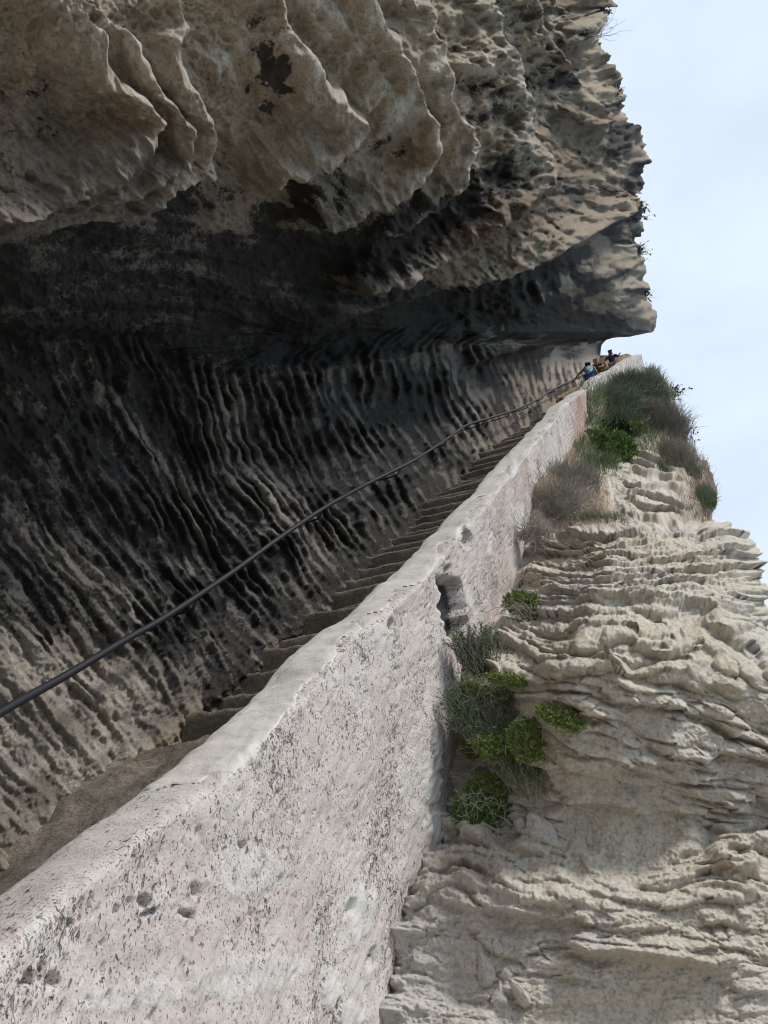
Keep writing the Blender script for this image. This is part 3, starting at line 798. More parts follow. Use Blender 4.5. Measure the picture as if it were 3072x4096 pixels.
RAIL = [(-700, 3270, 3.55), (-300, 3030, 3.6), (0, 2852, 3.7), (250, 2710, 3.85), (500, 2560, 3.95), (650, 2475, 4.0), (900, 2310, 4.05), (1120, 2150, 4.05), (1300, 2030, 4.05), (1480, 1930, 4.05), (1640, 1850, 4.0), (1760, 1775, 4.0), (1815, 1735, 4.0), (1870, 1700, 3.95), (1960, 1672, 3.9),
        (2060, 1640, 3.95), (2140, 1603, 3.95), (2200, 1565, 3.95), (2260, 1533, 3.95), (2300, 1517, 3.95), (2330, 1500, 3.95), (2370, 1487, 3.95), (2420, 1462, 3.95), (2450, 1450, 3.95)]
def rail_curve():
    p = np.array(RAIL)
    c = catmull(p, 14)
    r = np.hypot(VX-c[:, 0], VY-c[:, 1])
    return at(c[:, 0], c[:, 1], c[:, 2]*F/reff(r))
RC = rail_curve()
def build_rail():
    root = empty('handrail', tuple(RC[60])); loc = np.array(root.location)
    tag(root, 'black pipe handrail with chipped paint fixed along the rock wall above the steps', 'handrail')
    seg_ = np.concatenate([[0], np.cumsum(np.linalg.norm(np.diff(RC, axis=0), axis=1))])
    s = np.linspace(0, seg_[-1], 1500)
    s = seg_[-1]*(np.linspace(0, 1, 1400)**1.6)
    C = np.stack([np.interp(s, seg_, RC[:, i]) for i in range(3)], -1)
    C += .004*np.stack([noise(s/.8, s*0, 1), noise(s/.8, s*0, 2), noise(s/.8, s*0, 3)], -1)
    V, f = tube_np(C, .0235, 14)
    ctr = np.repeat(C, 14, 0)
    n = (V-ctr)/.0235
    chip_light = sstep(.78, .97, n[:, 2])*sstep(-.3, .2, noise(np.repeat(s, 14)/.5, np.repeat(s, 14)*0, 7)+.2)+.0
    chip_light = np.maximum(chip_light, sstep(14, 22, np.repeat(s, 14))*sstep(.5, .9, n[:, 2]))  # lit top of the far pipe painted pale, besides the chips
    mesh_np('pipe', V-loc, f, M_PIPE, dict(chip_light=chip_light), parent=root)
    for sb in np.arange(3.2, seg_[-1], 2.6):
        p = np.array([np.interp(sb, seg_, RC[:, i]) for i in range(3)])
        h = np.array([.43, .9, 0]); lv = np.array([.9, -.43, 0])
        c = np.array([p-UP*.02, p-UP*.09-lv*.02, p-UP*.11-lv*.10, p-UP*.11-lv*.55])
        V, f = tube_np(catmull(c, 4), .011, 8)
        mesh_np('bracket', V-loc, f, M_PIPE, dict(chip_light=np.zeros(len(V))), parent=root)
    return root
build_rail()

# ------------------------------------------------------------------ right cliff below the wall
BND = [(1420, 2545), (1480, 2545), (1530, 2480), (1560, 2400), (1590, 2350), (1640, 2352), (1700, 2345), (1760, 2325), (1810, 2270), (1870, 2235), (1940, 2150), (2000, 2128), (2100, 2112), (2250, 2100), (2330, 2060), (2450, 2005), (2600, 1900), (2700, 1850), (2850, 1838), (3000, 1826), (3150, 1815),
       (3300, 1800), (3450, 1720), (3600, 1630), (3750, 1600), (3900, 1580), (4096, 1540), (4500, 1440), (5200, 1280)]
CXR = [(1420, 2550), (1470, 2556), (1485, 2590), (1505, 2640), (1530, 2665), (1570, 2690), (1620, 2700), (1680, 2722), (1760, 2742), (1790, 2760), (1830, 2790), (1845, 2818), (1870, 2822), (1900, 2835), (1935, 2862), (1970, 2858), (2010, 2848), (2050, 2846), (2078, 2850),
       (2100, 2880), (2130, 2940), (2170, 2970), (2200, 2990), (2260, 3008), (2320, 3030), (2380, 3055), (2450, 3064), (2530, 3060), (2650, 3066), (2750, 3075), (2900, 3120), (3200, 3250), (3600, 3500), (4100, 3800), (5200, 4300)]
ybn = np.array(BND, float)
ZB = []
for (yy, xx) in BND:
    z_ = wall_depth(xx, yy)
    ZB.append(z_ if z_ else 40.0)
ZB = np.array(ZB)
print('wall depth at boundary', [round(float(v), 1) for v in ZB])

def cliff_depth_field(X, Y):
    yb = ybn[:, 0]
    b = np.interp(Y, yb, ybn[:, 1]); zb = np.exp(np.interp(Y, yb, np.log(ZB)))
    xr = interp(Y, CXR)
    u = np.clip((X-b)/(np.maximum(xr, b+40)-b), 0, 1.5)
    # moving right, away from the wall: the buttress comes forward, then falls back to the skyline
    low = sstep(2060, 2250, Y)
    Z = zb*(1+low*(-.24*sstep(0, .4, u)*sstep(3900, 2300, Y)-.05*np.sin(np.pi*np.clip(u, 0, 1))+.05*u)+(1-low)*(.04*u-.16*sstep(0, .4, u)*sstep(1900, 2050, Y)))
    # upper slope lies back behind the buttress
    ye = interp(X, [(2000, 2230), (2110, 2190), (2300, 2132), (2700, 2092), (2850, 2086)])
    Z = Z*(1+.22*sstep(14, -40, Y-ye)*sstep(.0, .3, u))
    Z = np.where(X < b, zb*(1+.0009*(b-X)), Z)
    return Z, u, b, xr

def build_right_cliff():
    nr, ncol, nw = 760, 420, 14
    y = np.concatenate([np.linspace(1424, 2150, 230), np.linspace(2153, 4250, 480), np.linspace(4262, 5200, 50)])
    nr = len(y)
    b = np.interp(y, ybn[:, 0], ybn[:, 1]); xr = interp(y, CXR)
    xl = b-120
    u = np.linspace(0, 1, ncol)
    X = xl[:, None]+(xr-xl)[:, None]*u[None, :]; Y = np.repeat(y[:, None], ncol, 1)
    Z, U, B, XRr = cliff_depth_field(X, Y)
    Z = box_blur(Z, 2)
    e = np.clip(1-(XRr-X)/130.0, 0, 1)*sstep(2900, 2400, Y)
    Z = Z*(1+.22*e**2.5)
    d = np.zeros_like(X)
    low = sstep(-25, 12, Y-interp(X, [(2000, 2230), (2110, 2190), (2300, 2132), (2700, 2092), (2850, 2086)]))
    # --- bedding: overlapping lens-shaped ledges whose dip changes down the face
    sl = interp(Y, [(1500, .25), (1800, .3), (2060, .45), (2085, -.06), (2250, -.02), (2500, .06), (2750, .30), (3000, .30), (3300, .14), (3700, .07), (4200, .03), (5200, 0)])
    wv = 44*fbm(X/520, Y/260, 301, 2)+9*fbm(X/130, Y/60, 305, 2)
    v = Y-sl*(X-2400)+wv+12*np.floor(2.2*noise(X/190, Y/150, 303))+2.5*noise(X/44, Y/30, 307)
    def ledge(v, lam, seed, stretch, p=1.6):
        w_ = v/lam+.5*fbm(X/(stretch*lam), v/(lam*2.2), seed, 2)
        fr = w_-np.floor(w_); cell = np.floor(w_)
        on = .18+.82*sstep(-.3, .2, noise(X/(stretch*lam*.5)+cell*7.31, cell*3.7, seed+5))
        prof = np.where(fr < .8, .35*(fr/.8)+.65*sstep(0, .5, fr/.8), np.cos((fr-.8)/.2*math.pi/2)**.8)
        return prof*on-.32*np.exp(-((fr-.975)/.03)**2)*on, on
    fine = sstep(2560, 2330, Y)*low
    L1, _ = ledge(v, 112, 311, 3.6); L2, _ = ledge(v+30, 57, 321, 4.2); L3, _ = ledge(v, 25, 331, 9)
    amp = np.ones_like(X)
    alcove = np.clip(blob(X, Y, 2500, 3330, 210, 210)*1.8+blob(X, Y, 2500, 4080, 420, 150)*1.1+blob(X, Y, 1800, 3950, 170, 150)*.8+blob(X, Y, 1950, 3560, 60, 60)*.5, 0, 1)
    amp *= 1-.85*alcove
    vf = Y+.05*(X-2400)+20*fbm(X/600, Y/160, 391, 2)+4*noise(X/90, Y/40, 393)+7*np.floor(2*noise(X/260, Y/70, 395))
    def bed(lam, seed, st_):
        w_ = vf/lam+.35*fbm(X/(st_*lam), vf/(3*lam), seed, 2); fr = w_-np.floor(w_); cell = np.floor(w_)
        on = .25+.75*sstep(-.25, .15, noise(X/(st_*lam*.6)+cell*5.7, cell*2.9, seed+3))
        return np.where(fr < .84, .55*(fr/.84)+.45*sstep(0, .35, fr/.84), np.cos((fr-.84)/.16*math.pi/2))*on-.4*np.exp(-((fr-.97)/.035)**2)*on
    dl = (1-fine)*(74*L1+34*L2)+fine*(46*bed(58, 401, 9)+34*bed(33, 405, 9)+10*L3)
    dl = dl*amp*(1-.45*sstep(3350, 3700, Y))*sstep(-10, 150, X-B+60)
    hill = 1-low
    beds = np.clip(blob(X, Y, 2620, 1960, 110, 170, -15)*1.6, 0, 1)
    grey = np.clip(blob(X, Y, 2490, 1960, 60, 200, -10)*1.5, 0, 1)
    v2 = Y+.30*(2600-X)+.0006*(X-2560)**2+12*fbm(X/120, Y/90, 341, 3)
    X_ = X
    w2 = v2/40+.4*fbm(X/170, v2/60, 343, 2); fr = w2-np.floor(w2)
    bed2 = np.where(fr < .75, (fr/.75)**1.4, np.cos((fr-.75)/.25*math.pi/2))
    dh = 44*beds*bed2+16*(1-beds)*ridged(v2/46, X/150, 347, 3)+22*fbm(X/90, Y/90, 349, 3)-22*grey+10*grey*ridged((X-.4*Y)/26, Y/70, 351, 2)
    d = low*dl+hill*dh
    # named ledges and hollows
    ws = X+10*fbm(X/60, Y/60, 361, 3); wy = Y+10*fbm(X/60, Y/60, 365, 3)
    for p, A, wi, w_o in [
        ([(1150, 1215), (1250, 1170), (1350, 1150), (1450, 1140), (1560, 1130), (1600, 1160)], -60, 26, 14),
        ([(1480, 1385), (1540, 1330), (1450, 1310), (1320, 1300), (1240, 1310)], 60, 30, 9),
        ([(1600, 1500), (1560, 1480), (1500, 1470)], 30, 20, 8),
        ([(1565, 1640), (1540, 1660), (1420, 1640), (1320, 1650), (1240, 1680)], 70, 45, 10),
        ([(1275, 1915), (1240, 1950), (1150, 1950), (1050, 1930), (960, 1900)], 60, 60, 10),
        ([(1260, 1960), (1255, 1985), (1120, 1975), (1000, 1960), (900, 1930)], 60, 30, 9),
        ([(1590, 2040), (1560, 2090), (1450, 2075), (1320, 2060), (1200, 2050)], 100, 60, 10),
        ([(1380, 1700), (1370, 1740), (1280, 1730), (1200, 1740)], 60, 40, 9),
        ([(1540, 1700), (1530, 1800), (1500, 1880)], -40, 30, 20),
        ([(1640, 1850), (1600, 1900), (1560, 1880), (1530, 1820)], 70, 40, 12),
        ([(1300, 1820), (1290, 1850), (1220, 1840)], 40, 30, 9),
    ]:
        d += stroke(ws, wy, p, A, wi*S*.8, w_o*S*.9, .15)
    d -= 60*np.clip(alcove, 0, 1)*low
    d += 30*fbm(X/330, Y/260, 371, 2)*low+(.5+.5*low)*(11*fbm(X/60, Y/44, 373, 3, .6)+7*ridged(X/24, Y/20, 375, 2)+4*noise(X/12, Y/12, 377))
    d += sstep(120, 0, np.abs(X-B))*sstep(2900, 3300, Y)*(30+75*fbm(X/200, Y/95, 381, 3))
    # fade near the wall so that the contact stays where it is
    P = at(X, Y, Z)
    N = grid_normals(box_blur(P, 5), CAM)
    P = P+unit(N+1.3*unit(CAM-P))*(d*Z/F*np.where(Y < 1800, .7, 1))[..., None]
    st = -.5+.95*hill*np.clip(grey, 0, 1)+.25*hill*sstep(2740, 2850, X)
    st = st+.25*blob(X, Y, 2830, 1930, 40, 60)
    pale = .6*sstep(3250, 3800, Y)*sstep(2300, 1800, X)
    brown = .55*blob(X, Y, 1900, 3500, 130, 60)+.3*blob(X, Y, 2400, 2130, 300, 40)*sstep(-.1, .3, noise(X/80, Y/30, 7))+.35*blob(X, Y, 2020, 3880, 90, 120)*sstep(-.1, .4, noise(X/50, Y/60, 9))
    brown = np.maximum(brown, hill*.9*np.clip(1-beds-grey, 0, 1)); st = st+.55*hill*np.clip(1-beds-grey, 0, 1)
    k = np.arange(1, nw+1)
    Pe = [at(xr-i*i*1.6, y-i*.3, Z[:, -1]*(1+.015*i*i)) for i in k]
    P = np.concatenate([P, np.stack(Pe, 1)], 1)
    pad = lambda A: np.concatenate([A, np.repeat(A[:, -1:], nw, 1)], 1)
    o = mesh_np('cliff_face', P.reshape(-1, 3), grid_faces(nr, ncol+nw), M_CLIFF, dict(stain_shade=pad(st), brown=pad(np.clip(brown, 0, 1)), pale=pad(pale)))
    tag(o, kind='structure')
    return P[:, :ncol], X, Y, N
CP, CX, CY, CN = build_right_cliff()

# ------------------------------------------------------------------ ledge underfoot, widened to bounce light onto the overhang, and the sea below
def build_ground():
    n = 70
    xs = np.linspace(-7, 9, n); ys = np.linspace(-8, 5.2, n)
    Xg, Yg = np.meshgrid(xs, ys)
    Zg = .06*fbm(Xg/1.1, Yg/1.1, 401, 4)+.03*fbm(Xg/.3, Yg/.3, 403, 3)
    P = np.stack([Xg, Yg, Zg], -1)
    z0 = np.zeros(n*n)
    # the seaward edge of the added width drops off
    P[..., 2] -= np.where(Xg > 5.0, (Xg-5.0)**2*1.6, 0)
    o = mesh_np('widened_path', P.reshape(-1, 3), grid_faces(n, n), M_CLIFF, dict(stain_shade=z0-.5, brown=z0, pale=z0+.3)); tag(o, kind='structure')
    s = NT('sea_water'); s.color((.03, .10, .15)); s.b.inputs['Roughness'].default_value = .25
    s.bump(s.noise(.6, 6, .6), .3, .6)
    R = 9000.0
    V = np.array([[-R, -R, -24], [R, -R, -24], [R, R, -24], [-R, R, -24]])
    o = mesh_np('sea', V, np.array([[0, 1, 2, 3]]), s.m); tag(o, kind='structure')
build_ground()

# ------------------------------------------------------------------ plants
def leaf_material(name, a, b, rough=.6):
    s = NT(name)
    f = s.attr('tone')
    c = s.mix(f, a, b)
    c = s.mix(s.ramp(s.noise(60, 2), .3, .7, 0, .35), c, s.mix(.5, c, (.02, .025, .01)))
    s.color(c); s.b.inputs['Roughness'].default_value = rough
    s.b.inputs['Specular IOR Level'].default_value = .35
    return s.m
M_SAMPH = leaf_material('samphire_leaf', (.10, .16, .04), (.31, .37, .11))
M_BUSH = leaf_material('narrow_green_leaf', (.085, .155, .045), (.23, .34, .10))
M_ROSM = leaf_material('grey_green_needle', (.075, .115, .06), (.18, .235, .12))
M_BROOM = leaf_material('blue_green_stem', (.08, .14, .06), (.21, .30, .13))
M_OLIVE = leaf_material('olive_stem', (.11, .145, .06), (.26, .31, .15))
M_DRY = leaf_material('dry_grass', (.26, .225, .18), (.46, .41, .335), .9)
M_TWIG = leaf_material('dead_twig', (.27, .24, .21), (.55, .51, .46), .9)
M_DARKLEAF = leaf_material('dark_leaf', (.02, .03, .016), (.06, .075, .035))

nrng = np.random.default_rng(11)
def unit(v): return v/(np.linalg.norm(v, axis=-1, keepdims=True)+1e-9)

def leaves_np(B, D, Ln, Wd, droop=.25, belly=.55):
    """one folded blade of three cross-lines per leaf"""
    n = len(B)
    D = unit(D)
    side = unit(np.cross(D, nrng.normal(size=(n, 3))))
    up = np.cross(side, D)
    Ln = np.broadcast_to(Ln, (n,))[:, None]; Wd = np.broadcast_to(Wd, (n,))[:, None]
    rows = []
    for t, w_ in ((0, .45), (belly, 1.0), (1, .12)):
        c = B+D*Ln*t-UP*(droop*t*t)*Ln+up*(.10*math.sin(math.pi*t))*Ln
        rows += [c-side*Wd*.5*w_, c+side*Wd*.5*w_]
    V = np.stack(rows, 1).reshape(-1, 3)
    i = np.arange(n)[:, None]*6
    f = np.concatenate([i+np.array([[0, 1, 3, 2]]), i+np.array([[2, 3, 5, 4]])])
    return V, f

def stems_np(starts, dirs, Ln, rad, nseg=6, wob=.35, grav=.0, taper=.35):
    """many curved twigs at once, three-sided"""
    n = len(starts)
    p = starts.copy(); d = unit(dirs)
    pts = [p.copy()]
    Ln = np.broadcast_to(Ln, (n,))[:, None]
    for k in range(nseg):
        d = unit(d+wob*nrng.normal(size=(n, 3))-UP*grav)
        p = p+d*Ln/nseg
        pts.append(p.copy())
    C = np.stack(pts, 1)                      # n, nseg+1, 3
    T = unit(np.gradient(C, axis=1))
    u = unit(np.cross(T, np.array([.31, .77, .55]))); v = np.cross(T, u)
    r = np.broadcast_to(rad, (n,))[:, None, None]*(1-(1-taper)*np.linspace(0, 1, nseg+1))[None, :, None]
    ring = np.stack([C+r*(u*math.cos(a)+v*math.sin(a)) for a in (0, 2.094, 4.189)], 2)   # n, m, 3, 3
    m = nseg+1
    base = (np.arange(n)[:, None]*m*3+np.arange(nseg)[None, :]*3).ravel()
    f = []
    for j in range(3):
        j2 = (j+1) % 3
        f.append(np.stack([base+j, base+j2, base+3+j2, base+3+j], -1))
    return ring.reshape(-1, 3), np.concatenate(f), C

def add_part(name, V, f, mat, parent, tone, smooth=False):
    loc = np.array(parent.location)
    return mesh_np(name, V-loc, f, mat, dict(tone=tone), smooth=smooth, parent=parent)

def merge(parts):
    Vs, Fs, o = [], [], 0
    for V, f in parts:
        Vs.append(V); Fs.append(f+o); o += len(V)
    return np.concatenate(Vs), np.concatenate(Fs)

def surf(px, py):
    """the point of the right cliff seen at this place, and its normal"""
    k = np.argmin((CX-px)**2+(CY-py)**2)
    i, j = divmod(k, CX.shape[1])
    return CP[i, j], CN[i, j]

def frame(n):
    """axes across the view, up the slope, out of the slope"""
    a = np.array([1.0, 0, 0]); b = unit(np.array([0, .45, .9])); return a, b, unit(n+.35*UP)

def plant(name, label, px, py, group=None, P=None, cat='plant'):
    if P is None: P, N = surf(px, py)
    r = empty(name, tuple(P)); tag(r, label, cat, group)
    return r, np.array(P)

PXM = lambda P: (P[1]*CT+(P[2]-CAMZ)*ST)/F         # metres per photo pixel at a point

def clump_pts(n, cx, cy, rx, ry, ang=0, thick=40, lift=22):
    """points in a cushion lying on the cliff, given where its middle shows and how wide it grows"""
    P0, N0 = surf(cx, cy)
    k = PXM(P0)
    a, b, o = frame(N0)
    t = nrng.uniform(0, 2*math.pi, n); q = np.sqrt(nrng.uniform(0, 1, n))
    u = q*np.cos(t); v = q*np.sin(t)
    c, s_ = math.cos(math.radians(ang)), math.sin(math.radians(ang))
    uu = (u*rx*c-v*ry*s_)*k; vv = -(u*rx*s_+v*ry*c)*k
    h = (np.sqrt(np.clip(1-q*q, 0, 1))*nrng.uniform(.35, 1, n)*thick*1.5+lift)*k
    pts = P0+uu[:, None]*a+vv[:, None]*b/1.0+h[:, None]*o
    out = unit(a*(u*.7)[:, None]-b*(v*.25)[:, None]+o*.8+UP*.35)
    return pts, out, P0, k

def samphire(label, cx, cy, rx, ry, ang=0, nros=60, L=(17, 26), mat=None, nl=13, twigs=40, thick=45, group='green plants rooted along the foot of the wall', name='samphire_plant', wid=.26, extra=None):
    nros = int(nros*1.6)
    pts, out, P0, k = clump_pts(nros, cx+34, cy, rx, ry, ang, thick)
    root, _ = plant(name, label, cx, cy, group, P0)
    B = np.repeat(pts, nl, 0); O = np.repeat(out, nl, 0)
    D = unit(O*nrng.uniform(.25, 1.3, (len(B), 1))+nrng.normal(size=(len(B), 3))*.62+UP*.15)
    Ln = nrng.uniform(*L, len(B))*k
    B = B-O*(nrng.uniform(0, 20, (len(B), 1))*k)
    V, f = leaves_np(B, D, Ln, Ln*wid, .12)
    tn = np.repeat(np.clip(np.repeat(nrng.uniform(.1, .9, nros), nl)+nrng.normal(size=len(B))*.15, 0, 1), 6)
    add_part('foliage', V, f, mat or M_SAMPH, root, tn)
    st = P0+(pts-P0)*.25-np.array([0, 0, .02])
    V, f, _ = stems_np(st, pts-st, np.linalg.norm(pts-st, axis=1), 1.5*k, 4, .15)
    parts = [(V, f)]
    if twigs:
        tp_, to, _, _ = clump_pts(twigs, cx+rx*.1, cy+ry*.4, rx*.9, ry*.9, ang, thick*.7)
        V, f, _ = stems_np(tp_, to+nrng.normal(size=(twigs, 3))*.9-UP*.3, nrng.uniform(40, 120, twigs)*k, 1.6*k, 7, .38, .08)
        parts.append((V, f))
    V, f = merge(parts)
    add_part('stems', V, f, M_TWIG, root, nrng.uniform(0, 1, len(V)))
    return root

def needle_shrub(label, cx, cy, rx, ry, ang=0, nst=90, H=(60, 110), mat=None, group=None, name='grey_shrub', thick=40, lean=(0, 0, 1), nn=34, nl=(9, 14), dead=.3, wob=.14, wid=.26):
    pts, out, P0, k = clump_pts(nst, cx+18, cy, rx, ry, ang, thick)
    root, _ = plant(name, label, cx, cy, group, P0)
    Ls = nrng.uniform(*H, nst)*k
    d = unit(out*.6+np.array(lean)*.8+nrng.normal(size=(nst, 3))*.28)
    V, f, C = stems_np(pts-d*Ls[:, None]*.35, d, Ls, 1.5*k, 6, wob)
    add_part('stems', V, f, M_TWIG, root, nrng.uniform(0, .6, len(V)))
    live = nrng.uniform(size=nst) > dead
    Cl = C[live]
    t = nrng.uniform(.15, 1, (len(Cl), nn))*6
    i0 = np.clip(t.astype(int), 0, 5); fr = (t-i0)[..., None]
    ii = np.arange(len(Cl))[:, None]
    B = (Cl[ii, i0]*(1-fr)+Cl[ii, i0+1]*fr).reshape(-1, 3)
    T = unit(Cl[ii, i0+1]-Cl[ii, i0]).reshape(-1, 3)
    D = unit(T*.7+nrng.normal(size=B.shape)*.6)
    Ln = nrng.uniform(*nl, len(B))*k
    V, f = leaves_np(B, D, Ln, Ln*wid, .0)
    tn = np.repeat(np.clip(np.repeat(nrng.uniform(.1, .9, len(Cl)), nn)+nrng.normal(size=len(B))*.15, 0, 1), 6)
    add_part('foliage', V, f, mat or M_ROSM, root, tn)
    return root

def twig_bush(label, cx, cy, rx, ry, n=160, L=(60, 170), ang=0, thick=60, mat=None, group=None, name='dead_twig_bush', rad=1.5, wob=.33, grav=.02, spread=.9, leaves=0, leafmat=None, P0=None, lean=(0, 0, .6)):
    pts, out, P_, k = clump_pts(n, cx, cy, rx, ry, ang, thick)
    if P0 is not None: pts = pts-P_+P0; P_ = P0; k = PXM(P0)
    root, _ = plant(name, label, cx, cy, group, P_, cat='shrub')
    d = out+nrng.normal(size=(n, 3))*spread+np.array(lean)
    V, f, C = stems_np(pts*.8+P_*.2-out*15*k, d, nrng.uniform(*L, n)*k, rad*k, 8, wob, grav)
    add_part('twigs', V, f, mat or M_TWIG, root, np.repeat(nrng.uniform(0, 1, n), len(V)//n))
    if leaves:
        B = C[nrng.integers(0, n, leaves), nrng.integers(3, 9, leaves)]
        Ln = nrng.uniform(8, 15, leaves)*k
        V, f = leaves_np(B, nrng.normal(size=B.shape)+UP*.5, Ln, Ln*.5, .1)
        add_part('foliage', V, f, leafmat or M_DARKLEAF, root, np.repeat(nrng.uniform(0, 1, leaves), 6))
    return root

def broom(label, cx, cy, rx, ry, n=500, L=(50, 110), mat=None, ang=0, thick=30, lean=(0, 0, 1), name='broom_shrub', group='scrub on the slope below the upper wall', rad=1.1, wob=.10, twig=.15):
    pts, out, P0, k = clump_pts(n, cx, cy, rx, ry, ang, thick)
    root, _ = plant(name, label, cx, cy, group, P0, cat='shrub')
    d = unit(out*.7+np.array(lean)*.9+nrng.normal(size=(n, 3))*.33)
    nt_ = int(n*(1-twig))
    V, f, C = stems_np(pts[:nt_]-d[:nt_]*20*k, d[:nt_], nrng.uniform(*L, nt_)*k, rad*k, 5, wob)
    add_part('foliage', V, f, mat or M_BROOM, root, np.repeat(np.clip(nrng.normal(.5, .28, nt_), 0, 1), len(V)//nt_))
    m = n-nt_
    V, f, C = stems_np(pts[nt_:], d[nt_:]+nrng.normal(size=(m, 3))*.4, nrng.uniform(*L, m)*1.15*k, rad*k, 6, .25)
    add_part('twigs', V, f, M_TWIG, root, nrng.uniform(0, .7, len(V)))
    return root

# along the foot of the wall
samphire('bright samphire tuft with tangled dry stems, highest of the plants at the wall foot', 2110, 2470, 120, 70, 22, 140, twigs=60)
needle_shrub('dark upright needle-leaved shrub pressed against the pale wall', 1960, 2690, 105, 70, -10, 150, (70, 150), group='green plants rooted along the foot of the wall')
samphire('yellow-green samphire tuft at the wall edge in front of the needle-leaved shrub', 1915, 2700, 60, 70, 0, 110, twigs=10)
samphire('small samphire sprig among dead stems right of the needle-leaved shrub', 2075, 2750, 90, 30, 10, 60, twigs=40)
samphire('bright samphire tuft spilling over the pale rock at the right end of the plants', 2250, 2870, 100, 50, 32, 110, twigs=30)
needle_shrub('large grey-green bush in the middle of the plants beside the wall', 2015, 2890, 175, 160, 15, 520, (80, 150), group='green plants rooted along the foot of the wall', nn=40)
twig_bush('tangle of dead grey stems under the large grey-green bush', 2060, 2900, 170, 180, 110, (70, 190), rad=1.3, group='dead stems among the plants beside the wall')
samphire('fresh samphire shoots rising through the top of the large grey-green bush', 2020, 2790, 140, 50, 12, 120, twigs=10)
samphire('yellow-green samphire scattered down the right side of the large grey-green bush', 2140, 2970, 70, 120, 10, 120, twigs=10)
samphire('short green shoots among the bleached stems above the round green bush', 1990, 3160, 120, 50, 0, 70, twigs=10)
samphire('thin samphire shoots against the dark foot of the wall', 1880, 3010, 45, 80, 0, 50, twigs=20)
samphire('green rosettes hanging below the large grey-green bush', 2050, 3010, 135, 75, 10, 140, twigs=50)
needle_shrub('grey heathy bush low on the right of the plants beside the wall', 2120, 3110, 95, 110, 0, 150, (60, 110), mat=M_ROSM, group='green plants rooted along the foot of the wall', nn=40, nl=(7, 11), dead=.2)
twig_bush('mat of bleached dead stems above the round green bush', 1990, 3130, 150, 80, 130, (50, 120), rad=1.4, group='dead stems among the plants beside the wall', grav=.1)
samphire('round leafy green bush at the bottom of the plants beside the wall', 1930, 3310, 130, 125, 0, 300, (24, 40), mat=M_BUSH, nl=14, twigs=60, thick=70, name='green_bush', wid=.2)
twig_bush('bleached dry sprays hanging right of the round green bush', 2050, 3370, 60, 70, 70, (40, 100), rad=1.3, grav=.12, group='dead stems among the plants beside the wall')
# the slope under the upper wall
broom('tall blue-green broom growing against the upper wall', 2430, 1640, 90, 100, 1800, (45, 95), M_BROOM, 0, 34)
broom('olive broom reaching up the top wall near the skyline', 2550, 1580, 100, 50, 1500, (35, 75), M_OLIVE, 10, 25)
broom('dark green scrub in the middle of the slope', 2490, 1730, 95, 75, 1500, (40, 80), M_BROOM, 20, 25, lean=(-.2, 0, .8))
broom('dry grey scrub right of the dark green scrub', 2585, 1690, 80, 70, 1300, (35, 75), M_DRY, 20, 25, twig=.3)
broom('green broom below the skyline on the slope', 2580, 1620, 85, 50, 1200, (35, 70), M_OLIVE, 25, 22)
broom('bleached grey scrub along the skyline of the slope', 2650, 1730, 55, 120, 1400, (45, 95), M_DRY, -15, 25, twig=.35)
broom('dry scrub hanging over the bedded rock beside the skyline', 2705, 1870, 40, 100, 900, (40, 90), M_DRY, -18, 22, twig=.35)
samphire('thick bright green mat at the foot of the upper wall', 2375, 1830, 120, 75, 10, 260, (20, 32), M_BUSH, nl=13, twigs=0, thick=60, group='scrub on the slope below the upper wall', name='green_bush')
samphire('dark leafy cushion above the bright green mat', 2420, 1765, 80, 35, 15, 70, (16, 26), M_DARKLEAF, nl=12, twigs=0, thick=40, group='scrub on the slope below the upper wall', name='green_bush')
broom('yellowish green tuft below the bright green mat', 2370, 1890, 90, 40, 420, (35, 70), M_BUSH, 10, 20)
samphire('small leafy plant between the dark green scrub and the bedded rock', 2500, 1755, 40, 30, 0, 30, (16, 24), M_SAMPH, nl=12, twigs=0, thick=30, group='scrub on the slope below the upper wall', name='green_bush')
twig_bush('big dead bush of curling grey twigs against the wall', 2200, 2050, 120, 140, 620, (70, 170), rad=1.15, wob=.3, thick=70, lean=(0, 0, .9))
twig_bush('low tangle of curling dead twigs on top of the bedded rock', 2180, 2190, 90, 60, 300, (50, 130), rad=1.2, wob=.38, thick=30, lean=(0, 0, .3))
broom('grey-brown dry grass behind the big dead bush', 2270, 1960, 110, 70, 700, (50, 100), M_DRY, 15, 40, twig=.3)
broom('dull green scrub on the ledge right of the big dead bush', 2400, 2110, 120, 25, 300, (20, 45), M_OLIVE, 8, 12)
broom('green tuft in the cleft beside the bedded rock', 2650, 1900, 20, 40, 160, (20, 40), M_BROOM, 0, 12)
broom('green scrub under the overhanging crag at the right skyline', 2790, 2020, 34, 70, 800, (25, 50), M_BUSH, 0, 14)
broom('sparse olive scrub at the right skyline', 2765, 1920, 28, 60, 300, (25, 55), M_OLIVE, 0, 14)
twig_bush('leafy stems standing against the sky at the edge of the slope', 2668, 1600, 40, 45, 60, (30, 75), rad=1.0, wob=.16, leaves=80, thick=20, lean=(.3, 0, 1))
twig_bush('thin leafy stems against the sky beside the grey scrub', 2725, 1760, 25, 60, 40, (30, 65), rad=1.0, wob=.16, leaves=60, thick=15, lean=(.5, 0, .8))
